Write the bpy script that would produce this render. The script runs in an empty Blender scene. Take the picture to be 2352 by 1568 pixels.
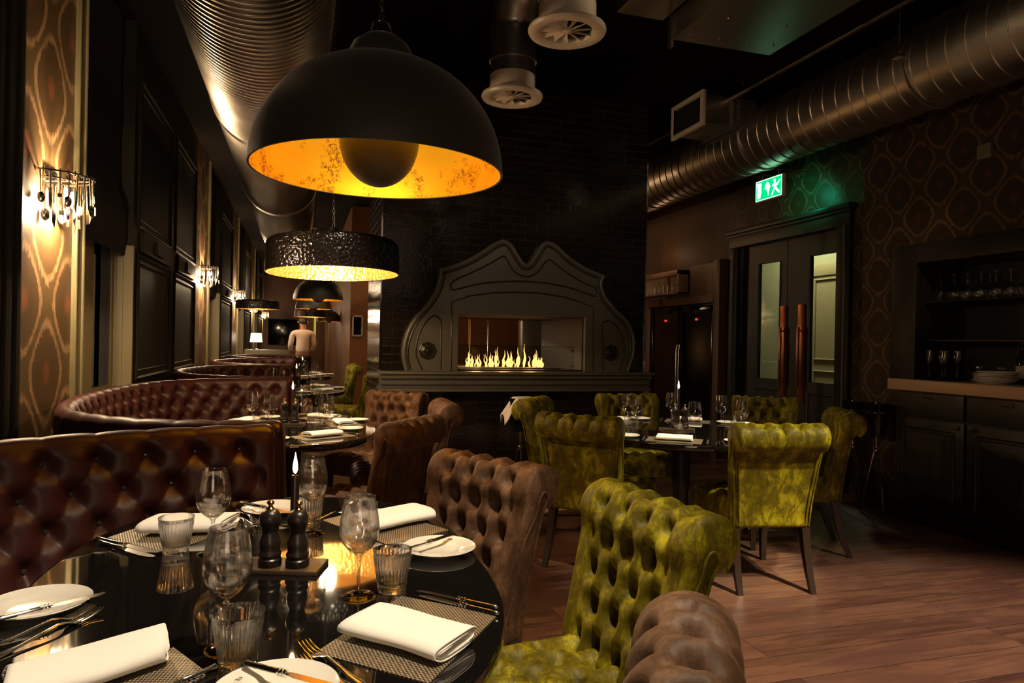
import bpy, bmesh, math, random
from math import sin, cos, pi, radians, sqrt, atan2, exp
from mathutils import Vector, Matrix
from mathutils.geometry import tessellate_polygon
random.seed(7)
SC = bpy.context.scene
COL = SC.collection

# ------------------------------------------------------------------ camera
FPX, TH, ROLL, HC = 1600.0, math.atan(486/1600), 0.019, 1.30
CT, ST = cos(TH), sin(TH)
cam = bpy.data.cameras.new('camera'); cam.sensor_width = 36; cam.lens = FPX/2352*36
cam.clip_start = 0.02; cam.clip_end = 80
camo = bpy.data.objects.new('camera', cam); COL.objects.link(camo)
Fv = Vector((ST, CT, 0)); Rv = Vector((CT, -ST, 0)); Up = Vector((0, 0, 1))
Xc = Rv*cos(ROLL) + Up*sin(ROLL); Yc = Up*cos(ROLL) - Rv*sin(ROLL)
mw = Matrix((( Xc.x, Yc.x, -Fv.x, 0), (Xc.y, Yc.y, -Fv.y, 0), (Xc.z, Yc.z, -Fv.z, HC), (0, 0, 0, 1)))
camo.matrix_world = mw
SC.camera = camo

def ray(u, v):
    du, dv = u-1176.0, v-784.0
    t = (du + ROLL*dv)/FPX; s = (dv - ROLL*du)/FPX
    return CT*t + ST, -ST*t + CT, -s           # world direction per unit depth
def pt(u, v, z=0.75):
    a, b, c = ray(u, v); D = (z-HC)/c
    return Vector((a*D, b*D, z))
def ptx(u, v, x):
    a, b, c = ray(u, v); D = x/a
    return Vector((x, b*D, HC+c*D))
def pty(u, v, y):
    a, b, c = ray(u, v); D = y/b
    return Vector((a*D, y, HC+c*D))

# ------------------------------------------------------------------ node helpers
class NM:
    def __init__(s, name):
        s.m = bpy.data.materials.new(name); s.m.use_nodes = True
        s.t = s.m.node_tree; s.t.nodes.clear()
        s.out = s.t.nodes.new('ShaderNodeOutputMaterial')
    def node(s, ty, **kw):
        n = s.t.nodes.new(ty)
        for k, v in kw.items(): setattr(n, k, v)
        return n
    def put(s, sock, v):
        if v is None: return
        if isinstance(v, bpy.types.NodeSocket): s.t.links.new(v, sock)
        else:
            if hasattr(sock.default_value, '__len__') and not hasattr(v, '__len__'): v = (v,)*len(sock.default_value)
            if hasattr(sock.default_value, '__len__') and len(sock.default_value) == 4 and len(v) == 3: v = (*v, 1)
            sock.default_value = v
    def math(s, op, a, b=None, c=None):
        n = s.node('ShaderNodeMath', operation=op)
        s.put(n.inputs[0], a); s.put(n.inputs[1], b); s.put(n.inputs[2], c)
        return n.outputs[0]
    def mix(s, f, a, b, bl='MIX'):
        n = s.node('ShaderNodeMix', data_type='RGBA', blend_type=bl)
        s.put(n.inputs[0], f); s.put(n.inputs[6], a); s.put(n.inputs[7], b)
        return n.outputs[2]
    def ramp(s, f, stops):
        n = s.node('ShaderNodeValToRGB'); s.put(n.inputs[0], f); e = n.color_ramp.elements
        while len(e) < len(stops): e.new(0.5)
        for k, (p, c) in enumerate(stops):
            e[k].position = p; e[k].color = (*c, 1) if hasattr(c, '__len__') else (c, c, c, 1)
        return n.outputs[0]
    def coord(s, kind='Object', scale=(1, 1, 1), rot=(0, 0, 0), loc=(0, 0, 0)):
        c = s.node('ShaderNodeTexCoord'); mp = s.node('ShaderNodeMapping')
        s.t.links.new(c.outputs[kind], mp.inputs[0])
        mp.inputs['Scale'].default_value = scale; mp.inputs['Rotation'].default_value = rot; mp.inputs['Location'].default_value = loc
        return mp.outputs[0]
    def noise(s, vec, scale=5, detail=3, rough=.5, dist=0):
        n = s.node('ShaderNodeTexNoise'); s.put(n.inputs['Vector'], vec)
        n.inputs['Scale'].default_value = scale; n.inputs['Detail'].default_value = detail
        n.inputs['Roughness'].default_value = rough; n.inputs['Distortion'].default_value = dist
        return n.outputs[0]
    def voro(s, vec, scale=5, feature='F1'):
        n = s.node('ShaderNodeTexVoronoi', feature=feature); s.put(n.inputs['Vector'], vec)
        n.inputs['Scale'].default_value = scale
        return n.outputs[0]
    def bump(s, h, strength=.3, dist=.01):
        n = s.node('ShaderNodeBump'); s.put(n.inputs['Height'], h)
        n.inputs['Strength'].default_value = strength; n.inputs['Distance'].default_value = dist
        return n.outputs[0]
    def bsdf(s, base=(.5, .5, .5), rough=.5, metal=0, normal=None, **kw):
        b = s.node('ShaderNodeBsdfPrincipled')
        s.put(b.inputs['Base Color'], base); s.put(b.inputs['Roughness'], rough); s.put(b.inputs['Metallic'], metal)
        if normal is not None: s.t.links.new(normal, b.inputs['Normal'])
        for k, v in kw.items(): s.put(b.inputs[k.replace('_', ' ')], v)
        s.t.links.new(b.outputs[0], s.out.inputs[0])
        return b

def simple(name, base, rough=.5, metal=0, bscale=0, bstr=.2, **kw):
    m = NM(name)
    v = m.coord()
    n = m.noise(v, bscale or 30, 3)
    col = m.mix(m.math('MULTIPLY', n, .35), base, tuple(c*.6 for c in base))
    nr = m.bump(n, bstr, .002) if bscale else None
    m.bsdf(col, rough, metal, nr, **kw)
    return m.m
def emit(name, col, strength):
    m = NM(name); e = m.node('ShaderNodeEmission'); m.put(e.inputs[0], col); e.inputs[1].default_value = strength
    m.t.links.new(e.outputs[0], m.out.inputs[0]); return m.m

MT = {}
def velvet(name, dark, mid, light):
    m = NM(name); v = m.coord(scale=(1, 1, .6))
    n1 = m.noise(v, 15, 6, .75, .35); n2 = m.noise(v, 90, 2, .6); n3 = m.noise(v, 4, 2, .5)
    f = m.math('ADD', m.math('MULTIPLY', n1, .72), m.math('ADD', m.math('MULTIPLY', n3, .2), m.math('MULTIPLY', n2, .08)))
    col = m.ramp(f, [(.34, dark), (.50, mid), (.68, light)])
    m.bsdf(col, .55, 0, m.bump(n1, .25, .004), Sheen_Weight=.30, Sheen_Roughness=.4, Sheen_Tint=(*light, 1), Specular_IOR_Level=.22)
    return m.m
MT['green'] = velvet('crushed_green_velvet', (.028, .020, .001), (.125, .098, .003), (.50, .43, .014))
MT['brown'] = velvet('crushed_brown_velvet', (.030, .014, .007), (.098, .048, .025), (.24, .135, .075))

def leather():
    m = NM('oxblood_leather'); v = m.coord()
    n = m.noise(v, 3, 3); c = m.voro(v, 260); w = m.noise(v, 22, 4, .6, 1.2)
    col = m.mix(n, (.062, .015, .012), (.030, .008, .007))
    h = m.math('ADD', m.math('MULTIPLY', c, .35), w)
    m.bsdf(col, m.math('ADD', m.math('MULTIPLY', w, .14), .36), 0, m.bump(h, .22, .002), Specular_IOR_Level=.34)
    return m.m
MT['leather'] = leather()

def wallpaper(name, PXX, PZZ, kk):
    m = NM(name); c = m.node('ShaderNodeTexCoord')
    sp = m.node('ShaderNodeSeparateXYZ'); m.t.links.new(c.outputs['Object'], sp.inputs[0])
    x, y, z = sp.outputs
    h = m.math('ADD', x, y)
    cb = m.node('ShaderNodeCombineXYZ'); m.put(cb.inputs[0], m.math('MULTIPLY', h, 3.2)); m.put(cb.inputs[1], m.math('MULTIPLY', z, .55))
    st = m.noise(cb.outputs[0], 26, 4, .75)
    stz = m.math('MULTIPLY', m.math('SUBTRACT', st, .5), .22*PZZ)
    cb2 = m.node('ShaderNodeCombineXYZ'); m.put(cb2.inputs[0], h); m.put(cb2.inputs[1], m.math('MULTIPLY', z, .7))
    blot = m.noise(cb2.outputs[0], 60, 2, .6)
    A = m.math('COSINE', m.math('MULTIPLY', h, 2*pi/PXX))
    zz = m.math('ADD', z, stz)
    B = m.math('COSINE', m.math('MULTIPLY', zz, 2*pi/PZZ))
    f = m.math('ABSOLUTE', m.math('ADD', A, B))
    f = m.math('ADD', f, m.math('MULTIPLY', m.math('SUBTRACT', blot, .5), .35))
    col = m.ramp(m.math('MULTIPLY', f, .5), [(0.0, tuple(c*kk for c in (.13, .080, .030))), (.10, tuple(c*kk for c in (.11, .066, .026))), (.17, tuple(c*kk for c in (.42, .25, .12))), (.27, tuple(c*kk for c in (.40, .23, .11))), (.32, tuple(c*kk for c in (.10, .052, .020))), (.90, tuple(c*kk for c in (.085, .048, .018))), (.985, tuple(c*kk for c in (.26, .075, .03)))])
    col = m.mix(m.ramp(st, [(.40, .55), (.60, 0)]), col, tuple(c*kk for c in (.075, .042, .016)))
    m.bsdf(col, .45, 0, m.bump(blot, .08, .001), Specular_IOR_Level=.35)
    return m.m
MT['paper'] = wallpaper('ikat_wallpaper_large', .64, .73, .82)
MT['paper2'] = wallpaper('ikat_wallpaper_small', .37, .42, .30)  # same paper with all colours darkened, the right wall's dimness put into them

def bricks():
    m = NM('glossy_black_brick'); c = m.node('ShaderNodeTexCoord')
    sp = m.node('ShaderNodeSeparateXYZ'); m.t.links.new(c.outputs['Object'], sp.inputs[0])
    cb = m.node('ShaderNodeCombineXYZ'); m.put(cb.inputs[0], m.math('ADD', sp.outputs[0], sp.outputs[1])); m.put(cb.inputs[1], sp.outputs[2])
    b = m.node('ShaderNodeTexBrick'); m.put(b.inputs['Vector'], cb.outputs[0])
    b.inputs['Scale'].default_value = 1; b.inputs['Brick Width'].default_value = .225; b.inputs['Row Height'].default_value = .073
    b.inputs['Mortar Size'].default_value = .006; b.inputs['Mortar Smooth'].default_value = .35
    m.put(b.inputs['Color1'], (.012, .008, .006)); m.put(b.inputs['Color2'], (.020, .013, .009)); m.put(b.inputs['Mortar'], (.030, .024, .018))
    n = m.noise(cb.outputs[0], 9, 3, .6, .4); n2 = m.noise(cb.outputs[0], 45, 2, .5)
    h = m.math('ADD', m.math('MULTIPLY', m.math('SUBTRACT', 1, b.outputs['Fac']), .6), m.math('ADD', m.math('MULTIPLY', n, .35), m.math('MULTIPLY', n2, .15)))
    m.bsdf(b.outputs['Color'], .12, 0, m.bump(h, .55, .008), Specular_IOR_Level=.6)
    return m.m
MT['brick'] = bricks()

def floorm():
    m = NM('plank_floor'); v = m.coord()
    b = m.node('ShaderNodeTexBrick'); m.put(b.inputs['Vector'], v)
    b.inputs['Scale'].default_value = 1; b.inputs['Brick Width'].default_value = 1.9; b.inputs['Row Height'].default_value = .19
    b.inputs['Mortar Size'].default_value = .0015; b.offset = .37
    m.put(b.inputs['Color1'], (.0, .0, .0)); m.put(b.inputs['Color2'], (1, 1, 1)); m.put(b.inputs['Mortar'], (.5, .5, .5))
    sh = m.node('ShaderNodeVectorMath', operation='MULTIPLY_ADD'); m.put(sh.inputs[0], b.outputs['Color']); m.put(sh.inputs[1], (3.7, 5.1, 0)); m.put(sh.inputs[2], v)
    mp = m.node('ShaderNodeMapping'); mp.inputs['Scale'].default_value = (1, 7.5, 1); m.t.links.new(sh.outputs[0], mp.inputs[0])
    g = m.noise(mp.outputs[0], 2.2, 6, .62, 1.1); g2 = m.noise(mp.outputs[0], 14, 4, .7, .3)
    mp2 = m.node('ShaderNodeMapping'); mp2.inputs['Scale'].default_value = (1, 3, 1); m.t.links.new(sh.outputs[0], mp2.inputs[0])
    pch = m.noise(mp2.outputs[0], 1.6, 3, .6, .5)
    col = m.ramp(g, [(.33, (.040, .016, .011)), (.45, (.13, .058, .038)), (.56, (.23, .118, .075))])
    col = m.mix(m.math('MULTIPLY', g2, .5), col, (.075, .032, .022))
    col = m.mix(m.ramp(pch, [(.45, 0), (.60, .75)]), col, (.070, .030, .032))
    col = m.mix(m.math('MULTIPLY', b.outputs['Color'], .45), col, (.28, .15, .09))
    col = m.mix(b.outputs['Fac'], col, (.015, .008, .006))
    h = m.math('ADD', g2, m.math('MULTIPLY', b.outputs['Fac'], -1.5))
    m.bsdf(col, m.math('ADD', m.math('MULTIPLY', g2, .25), .28), 0, m.bump(h, .15, .002), Specular_IOR_Level=.5)
    return m.m
MT['floor'] = floorm()

def galv():
    m = NM('galvanised_steel'); v = m.coord()
    n = m.noise(v, 5, 3, .5); n2 = m.noise(v, 40, 2)
    col = m.mix(n, (.42, .37, .31), (.56, .51, .45))
    m.bsdf(col, m.math('ADD', m.math('MULTIPLY', n, .16), .30), 1)
    return m.m
MT['galv'] = galv()
def goldleaf():
    m = NM('gold_leaf'); v = m.coord()
    n = m.noise(v, 5.5, 4, .6, .3); n2 = m.noise(v, 55, 5, .85, 1.5)
    f = m.math('MULTIPLY', m.ramp(n, [(.50, 0), (.56, 1)]), m.ramp(n2, [(.50, 0), (.54, 1)]))
    mp = m.coord(scale=(3, 3, 9)); q = m.noise(mp, 2.5, 1)
    base = m.mix(q, (1.0, .60, .030), (.95, .48, .015))
    col = m.mix(f, base, (.30, .10, .012))
    m.bsdf(col, .34, .85, m.bump(n2, .12, .002))
    return m.m
MT['gold'] = goldleaf()
def hammered(name, base, rough, metal, st=.6):
    m = NM(name); v = m.coord()
    c = m.voro(v, 48, 'SMOOTH_F1')
    m.bsdf(base, rough, metal, m.bump(c, st, .012)); return m.m
MT['hgold'] = hammered('hammered_gold', (1.0, .62, .20), .32, .8)
MT['hblack'] = hammered('hammered_black', (.016, .011, .009), .22, .3, .8)
MT['lampblack'] = simple('matt_black_shade', (.030, .027, .018), .52, .0, Sheen_Weight=.15)
def wood(name, a, b_, rough=.4, sc=(1, 8, 1), **kw):
    m = NM(name); v = m.coord(scale=sc); n = m.noise(v, 6, 5, .65, 1)
    m.bsdf(m.mix(n, a, b_), rough, 0, m.bump(n, .1, .002), **kw); return m.m
MT['darkwood'] = wood('dark_wood', (.018, .010, .006), (.035, .018, .010), .35)
MT['board'] = wood('serving_board', (.045, .028, .016), (.08, .05, .028), .35)
MT['warmwood'] = wood('warm_wood', (.13, .045, .014), (.20, .080, .026), .45, (1, 1, .3))
def gloss_table():
    m = NM('black_lacquer'); v = m.coord(); n = m.noise(v, 3, 2)
    m.bsdf((.006, .005, .0045), m.math('ADD', m.math('MULTIPLY', n, .02), .035), 0, None, Specular_IOR_Level=.75, Coat_Weight=.6, Coat_Roughness=.02)
    return m.m
MT['lacquer'] = gloss_table()
MT['black'] = simple('black_paint', (.012, .010, .008), .35)
MT['millblack'] = simple('black_stained_wood', (.016, .010, .007), .33, 0, 60, .1)
MT['olive'] = simple('dark_olive_paint', (.022, .019, .011), .6, Specular_IOR_Level=.22)
MT['cream'] = simple('cream_paint', (.34, .28, .16), .5)
MT['olive2'] = simple('olive_paint', (.14, .115, .055), .45)
MT['mantel'] = simple('grey_brown_paint', (.135, .118, .085), .40, 0, 0)
MT['mandark'] = simple('dark_moulding_paint', (.035, .026, .018), .35)
MT['cabinet'] = simple('dark_cabinet_paint', (.014, .012, .007), .42)
MT['ceil'] = simple('dark_ceiling_paint', (.010, .006, .004), .9, Specular_IOR_Level=.05)
MT['silver'] = simple('polished_silver', (.80, .76, .70), .17, 1)
MT['chrome'] = simple('chrome', (.75, .72, .68), .08, 1)
MT['steel'] = simple('brushed_steel', (.50, .44, .38), .32, 1)
MT['brass'] = simple('brass', (.75, .42, .12), .18, 1)
MT['white'] = simple('white_enamel', (.62, .50, .37), .35)
MT['china'] = simple('white_china', (.80, .76, .66), .13, 0, Coat_Weight=.4)
def linen():
    m = NM('white_linen'); v = m.coord(); w = m.noise(v, 500, 1); w2 = m.noise(v, 12, 2)
    m.bsdf((.86, .80, .72), .85, 0, m.bump(m.math('ADD', w, w2), .12, .002)); return m.m
MT['linen'] = linen()
def woven(name='woven_vinyl'):
    m = NM(name); v = m.coord(rot=(0, 0, .0))
    ch = m.node('ShaderNodeSeparateXYZ'); m.t.links.new(v, ch.inputs[0])
    x, y = ch.outputs[0], ch.outputs[1]
    k = 2*pi/.0085
    s1 = m.math('SINE', m.math('MULTIPLY', x, k)); s2 = m.math('SINE', m.math('MULTIPLY', y, k))
    p = m.math('MULTIPLY', s1, s2)
    f = m.ramp(m.math('MULTIPLY_ADD', p, .5, .5), [(.44, 0), (.56, 1)])
    col = m.mix(f, (.030, .020, .012), (.33, .26, .17))
    m.bsdf(col, .42, .25, m.bump(p, .5, .001)); return m.m
MT['woven'] = woven()
MT['wax'] = simple('black_candle_wax', (.014, .006, .004), .3)
def galv2():
    m = NM('flat_duct_steel'); n = m.noise(m.coord(), 4, 3)
    m.bsdf(m.mix(n, (.26, .23, .19), (.36, .32, .27)), .42, 1); return m.m
MT['flatsteel'] = galv2()
MT['orangewall'] = simple('orange_brown_wall', (.17, .062, .016), .6, 0, 5, .02)
MT['brownwall'] = simple('plain_brown_wall', (.085, .034, .012), .6, 0, 5, .02)
def glassm(name, rough=0.0, tint=(1, 1, 1), mixf=.60):
    m = NM(name); g = m.node('ShaderNodeBsdfGlass'); m.put(g.inputs[0], tint); g.inputs['Roughness'].default_value = rough; g.inputs['IOR'].default_value = 1.47
    tr = m.node('ShaderNodeBsdfTransparent'); gl = m.node('ShaderNodeBsdfGlossy'); gl.inputs['Roughness'].default_value = .03; lw = m.node('ShaderNodeLayerWeight'); lw.inputs[0].default_value = .5
    mx = m.node('ShaderNodeMixShader'); m.put(mx.inputs[0], m.math('MULTIPLY_ADD', m.math('POWER', lw.outputs['Facing'], 4.0), .85, .03)); m.t.links.new(tr.outputs[0], mx.inputs[1]); m.t.links.new(gl.outputs[0], mx.inputs[2])
    m2 = m.node('ShaderNodeMixShader'); m2.inputs[0].default_value = mixf; m.t.links.new(g.outputs[0], m2.inputs[1]); m.t.links.new(mx.outputs[0], m2.inputs[2])
    m.t.links.new(m2.outputs[0], m.out.inputs[0]); return m.m
MT['glass'] = glassm('clear_glass')
MT['ribglass'] = glassm('ribbed_glass', mixf=.35)
def thin(name, tint=(.93, .93, .93), ior=1.5, rough=.02, add=0.0):
    m = NM(name); tr = m.node('ShaderNodeBsdfTransparent'); gl = m.node('ShaderNodeBsdfGlossy'); mx = m.node('ShaderNodeMixShader'); fr = m.node('ShaderNodeLayerWeight'); fr.inputs[0].default_value = .5
    m.put(tr.inputs[0], tint); gl.inputs['Roughness'].default_value = rough
    m.put(mx.inputs[0], m.math('MULTIPLY_ADD', m.math('POWER', fr.outputs['Facing'], 3.0), .8, .03+add)); m.t.links.new(tr.outputs[0], mx.inputs[1]); m.t.links.new(gl.outputs[0], mx.inputs[2])
    m.t.links.new(mx.outputs[0], m.out.inputs[0]); return m.m
MT['pane'] = thin('window_pane', (.88, .90, .86))
MT['thinglass'] = thin('thin_glass', (.985, .98, .97), 1.7, .05, .03)
MT['darkpane'] = simple('dark_glass', (.006, .005, .005), .06, 0)
MT['flame'] = emit('flame', (1.0, .62, .22), 26)
MT['fire'] = emit('fire_flame', (1.0, .50, .16), 2.6)
MT['bulb'] = emit('lit_bulb', (1.0, .80, .50), 60)
MT['candlebulb'] = emit('lit_small_bulb', (1.0, .78, .48), 90)
MT['signgreen'] = emit('lit_green_sign', (.0, .55, .16), 1.6)
MT['signwhite'] = emit('lit_white_pictogram', (.45, 1.0, .70), 3.2)
MT['shade'] = emit('lit_fabric_shade', (1.0, .82, .62), 1.6)
MT['redled'] = emit('red_display', (1, .06, .03), .9)
MT['marble'] = simple('beige_stone', (.55, .34, .21), .30, 0, 8, .03)
MT['skin'] = simple('skin', (.42, .22, .14), .5)
MT['hair'] = simple('dark_hair', (.02, .012, .008), .5)
MT['shirt'] = simple('white_shirt', (.82, .70, .62), .8)
MT['fabricblack'] = simple('black_blind_fabric', (.008, .007, .006), .8)
MT['silverframe'] = simple('silver_frame', (.55, .45, .36), .35, .6)
MT['bucket'] = simple('black_metal_gloss', (.008, .008, .008), .12, .2)
MT['bottle'] = simple('dark_bottle_glass', (.012, .010, .004), .05)
MT['label'] = simple('paper_label', (.55, .45, .28), .6)
MT['ext'] = simple('night_grey_blue', (.05, .05, .07), .7)
MT['greyblue'] = simple('grey_blue_curtain', (.10, .10, .13), .8)
MT['lobby'] = simple('pale_green_wall', (.30, .30, .19), .7, 0, 6, .02)
MT['litwindow'] = emit('lit_far_window', (.75, .60, .10), .55)
# ------------------------------------------------------------------ mesh builder
class MB:
    def __init__(s): s.v = []; s.f = []
    def add(s, vs, fs, M=None):
        o = len(s.v)
        s.v += [(M @ Vector(p)) if M is not None else Vector(p) for p in vs]
        s.f += [tuple(i+o for i in f) for f in fs]
        return s
    def box(s, x0, x1, y0, y1, z0, z1, M=None):
        vs = [(x, y, z) for x in (x0, x1) for y in (y0, y1) for z in (z0, z1)]
        fs = [(0, 1, 3, 2), (4, 6, 7, 5), (0, 4, 5, 1), (2, 3, 7, 6), (0, 2, 6, 4), (1, 5, 7, 3)]
        return s.add(vs, fs, M)
    def bbox(s, x0, x1, y0, y1, z0, z1, r=.01, M=None):
        """box with chamfered edges"""
        bm = bmesh.new()
        vs = [bm.verts.new((x, y, z)) for x in (x0, x1) for y in (y0, y1) for z in (z0, z1)]
        for f in [(0, 1, 3, 2), (4, 6, 7, 5), (0, 4, 5, 1), (2, 3, 7, 6), (0, 2, 6, 4), (1, 5, 7, 3)]: bm.faces.new([vs[i] for i in f])
        bmesh.ops.bevel(bm, geom=bm.edges[:], offset=r, segments=2, affect='EDGES', profile=.6)
        bm.verts.index_update()
        s.add([v.co[:] for v in bm.verts], [[v.index for v in f.verts] for f in bm.faces], M); bm.free(); return s
    def lathe(s, prof, n=32, M=None, rmod=None, cap=True, a0=0, a1=2*pi):
        full = abs(a1-a0-2*pi) < 1e-6; m = n if full else n+1
        vs = []; fs = []
        for (r, z) in prof:
            for k in range(m):
                a = a0+(a1-a0)*k/n; rr = r*(rmod(a, z) if rmod else 1)
                vs.append((rr*cos(a), rr*sin(a), z))
        for i in range(len(prof)-1):
            for k in range(n):
                k2 = (k+1) % m
                fs.append((i*m+k, i*m+k2, (i+1)*m+k2, (i+1)*m+k))
        if cap and full:
            if prof[0][0] > 1e-5: fs.append(tuple(range(m-1, -1, -1)))
            if prof[-1][0] > 1e-5: fs.append(tuple((len(prof)-1)*m+k for k in range(m)))
        return s.add(vs, fs, M)
    def tube(s, pts, r=.01, n=8, closed=False, M=None, cap=True):
        pts = [Vector(p) for p in pts]; N = len(pts)
        vs = []; fs = []; prev = None
        for i, p in enumerate(pts):
            if closed: t = pts[(i+1) % N]-pts[i-1]
            else: t = pts[min(i+1, N-1)]-pts[max(i-1, 0)]
            if t.length < 1e-9: t = Vector((0, 0, 1))
            t.normalize()
            if prev is None:
                a = Vector((0, 0, 1)) if abs(t.z) < .9 else Vector((1, 0, 0))
                nn = t.cross(a).normalized()
            else:
                nn = prev-t*prev.dot(t)
                nn = nn.normalized() if nn.length > 1e-6 else t.orthogonal().normalized()
            prev = nn; bb = t.cross(nn)
            rr = r[i] if hasattr(r, '__len__') else r
            for k in range(n):
                a = 2*pi*k/n; vs.append(p+nn*(rr*cos(a))+bb*(rr*sin(a)))
        R = N if closed else N-1
        for i in range(R):
            j = (i+1) % N
            for k in range(n): fs.append((i*n+k, i*n+(k+1) % n, j*n+(k+1) % n, j*n+k))
        if cap and not closed:
            fs.append(tuple(range(n-1, -1, -1))); fs.append(tuple((N-1)*n+k for k in range(n)))
        return s.add(vs, fs, M)
    def cyl(s, p0, p1, r, n=16, r2=None):
        return s.tube([p0, p1], [r, r if r2 is None else r2], n)
    def grid(s, rows, M=None, flip=False):
        nr, nc = len(rows), len(rows[0]); vs = [p for r in rows for p in r]; fs = []
        for i in range(nr-1):
            for j in range(nc-1):
                q = (i*nc+j, i*nc+j+1, (i+1)*nc+j+1, (i+1)*nc+j)
                fs.append(q[::-1] if flip else q)
        return s.add(vs, fs, M)
    def prism(s, poly, h0, h1, hole=None, M=None):
        """poly in (x,y), extruded from z=h0 to h1, optional hole"""
        loops = [[Vector((x, y, 0)) for x, y in poly]]
        if hole: loops.append([Vector((x, y, 0)) for x, y in hole])
        tris = tessellate_polygon(loops); flat = [p for l in loops for p in l]; n = len(flat)
        vs = [(p.x, p.y, h0) for p in flat]+[(p.x, p.y, h1) for p in flat]
        fs = [tuple(t) for t in tris]+[tuple(i+n for i in reversed(t)) for t in tris]
        o = 0
        for l in loops:
            m = len(l)
            for k in range(m): fs.append((o+k, o+(k+1) % m, n+o+(k+1) % m, n+o+k))
            o += m
        return s.add(vs, fs, M)
    def sphere(s, c, r, n=16, m=10, sz=None):
        prof = [(max(r*sin(pi*i/m), 1e-6), -(sz or r)*cos(pi*i/m)) for i in range(m+1)]
        return s.lathe(prof, n, Matrix.Translation(c), cap=False)
    def mesh(s, name, mat, smooth=True, angle=40):
        me = bpy.data.meshes.new(name); me.from_pydata([tuple(v) for v in s.v], [], s.f)
        bm = bmesh.new(); bm.from_mesh(me); bmesh.ops.remove_doubles(bm, verts=bm.verts[:], dist=1e-6)
        bmesh.ops.recalc_face_normals(bm, faces=bm.faces[:])
        if smooth:
            ca = radians(angle)
            for f in bm.faces: f.smooth = True
            for e in bm.edges:
                if len(e.link_faces) == 2 and e.calc_face_angle(0) > ca: e.smooth = False
        bm.to_mesh(me); bm.free()
        me.materials.append(MT[mat] if isinstance(mat, str) else mat)
        return me
    def build(s, name, mat, parent=None, smooth=True, angle=40, loc=None, rot=None, **props):
        o = bpy.data.objects.new(name, s.mesh(name, mat, smooth, angle)); COL.objects.link(o)
        if parent is not None: o.parent = parent
        if loc is not None: o.location = loc
        if rot is not None: o.rotation_euler = rot
        for k, v in props.items(): o[k] = v
        return o
def tag(o, label, cat, group=None):
    o['label'] = label; o['category'] = cat
    if group: o['group'] = group
    return o
def thing(name, label, cat, loc=(0, 0, 0), rz=0, group=None):
    o = bpy.data.objects.new(name, None); COL.objects.link(o); o.empty_display_size = .05
    o.location = loc; o.rotation_euler = (0, 0, rz)
    return tag(o, label, cat, group)
def struct(o): o['kind'] = 'structure'; return o
KIDS = {}
def kids(o): return [c for c in bpy.data.objects if c.parent is o]
def dup(root, loc, rz=0, label=None, group=None, rot=None):
    def cp(o, par):
        c = o.copy(); COL.objects.link(c)
        if par is not None: c.parent = par
        return c
    r = cp(root, None); r.location = loc; r.rotation_euler = rot if rot is not None else (0, 0, rz)
    if label: r['label'] = label
    if group: r['group'] = group
    ch = KIDS.get(root.name)
    if ch is None: ch = KIDS[root.name] = [(k, kids(k)) for k in kids(root)]
    for k, gs in ch:
        a = cp(k, r)
        for g in gs: cp(g, a)
    return r
def Txf(loc, rz=0): return Matrix.Translation(loc) @ Matrix.Rotation(rz, 4, 'Z')
def catmull(P, n=8, closed=False):
    P = [Vector(p) for p in P]; out = []; N = len(P)
    for i in range(N if closed else N-1):
        p0 = P[(i-1) % N] if (closed or i > 0) else P[0]*2-P[1]
        p1 = P[i]; p2 = P[(i+1) % N]
        p3 = P[(i+2) % N] if (closed or i+2 < N) else P[-1]*2-P[-2]
        for k in range(n):
            t = k/n
            out.append(.5*((2*p1)+(-p0+p2)*t+(2*p0-5*p1+4*p2-p3)*t*t+(-p0+3*p1-3*p2+p3)*t**3))
    if not closed: out.append(P[-1])
    return out
def resample(P, ds):
    L = [0]
    for i in range(1, len(P)): L.append(L[-1]+(P[i]-P[i-1]).length)
    n = max(2, int(round(L[-1]/ds))); out = []; j = 0
    for k in range(n+1):
        s = L[-1]*k/n
        while j < len(L)-2 and L[j+1] < s: j += 1
        t = (s-L[j])/max(L[j+1]-L[j], 1e-9); out.append(P[j].lerp(P[j+1], t))
    return out, L[-1]
def tuft(u, w, du, dw, rows, H, pit, pr):
    p = u/du; q = w/dw
    if q <= 0: h = H*(1.25*abs(sin(pi*p))**.5-.25*min(1, -q*3) if q > -.33 else 1.25*abs(sin(pi*p))**.5-.25)
    elif q >= rows-1: h = H*abs(sin(pi*(p-((rows-1) % 2)*.5)))**.64
    else: h = H*(abs(sin(pi*(p+q/2)))*abs(sin(pi*(p-q/2))))**.32
    j0 = round(q); best = 9
    for j in (j0-1, j0, j0+1):
        if 0 <= j <= rows-1:
            sft = (j % 2)*.5; i = round(p-sft)
            for ii in (i-1, i, i+1):
                d = ((p-sft-ii)*du)**2+((q-j)*dw)**2
                if d < best: best = d
    return h-pit*exp(-best/(pr*pr))
# ------------------------------------------------------------------ room shell
CZ = 3.72
def S(mb, name, mat, parent=None, **k): 
    o = mb.build(name, mat, parent, **k)
    if parent is None: struct(o)
    return o
S(MB().box(-1.7, 6.7, -2.7, 30, -.1, 0), 'floor', 'floor', smooth=False)
S(MB().box(-1.7, 6.7, -2.7, 30, CZ, CZ+.1), 'ceiling', 'ceil', smooth=False)
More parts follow.
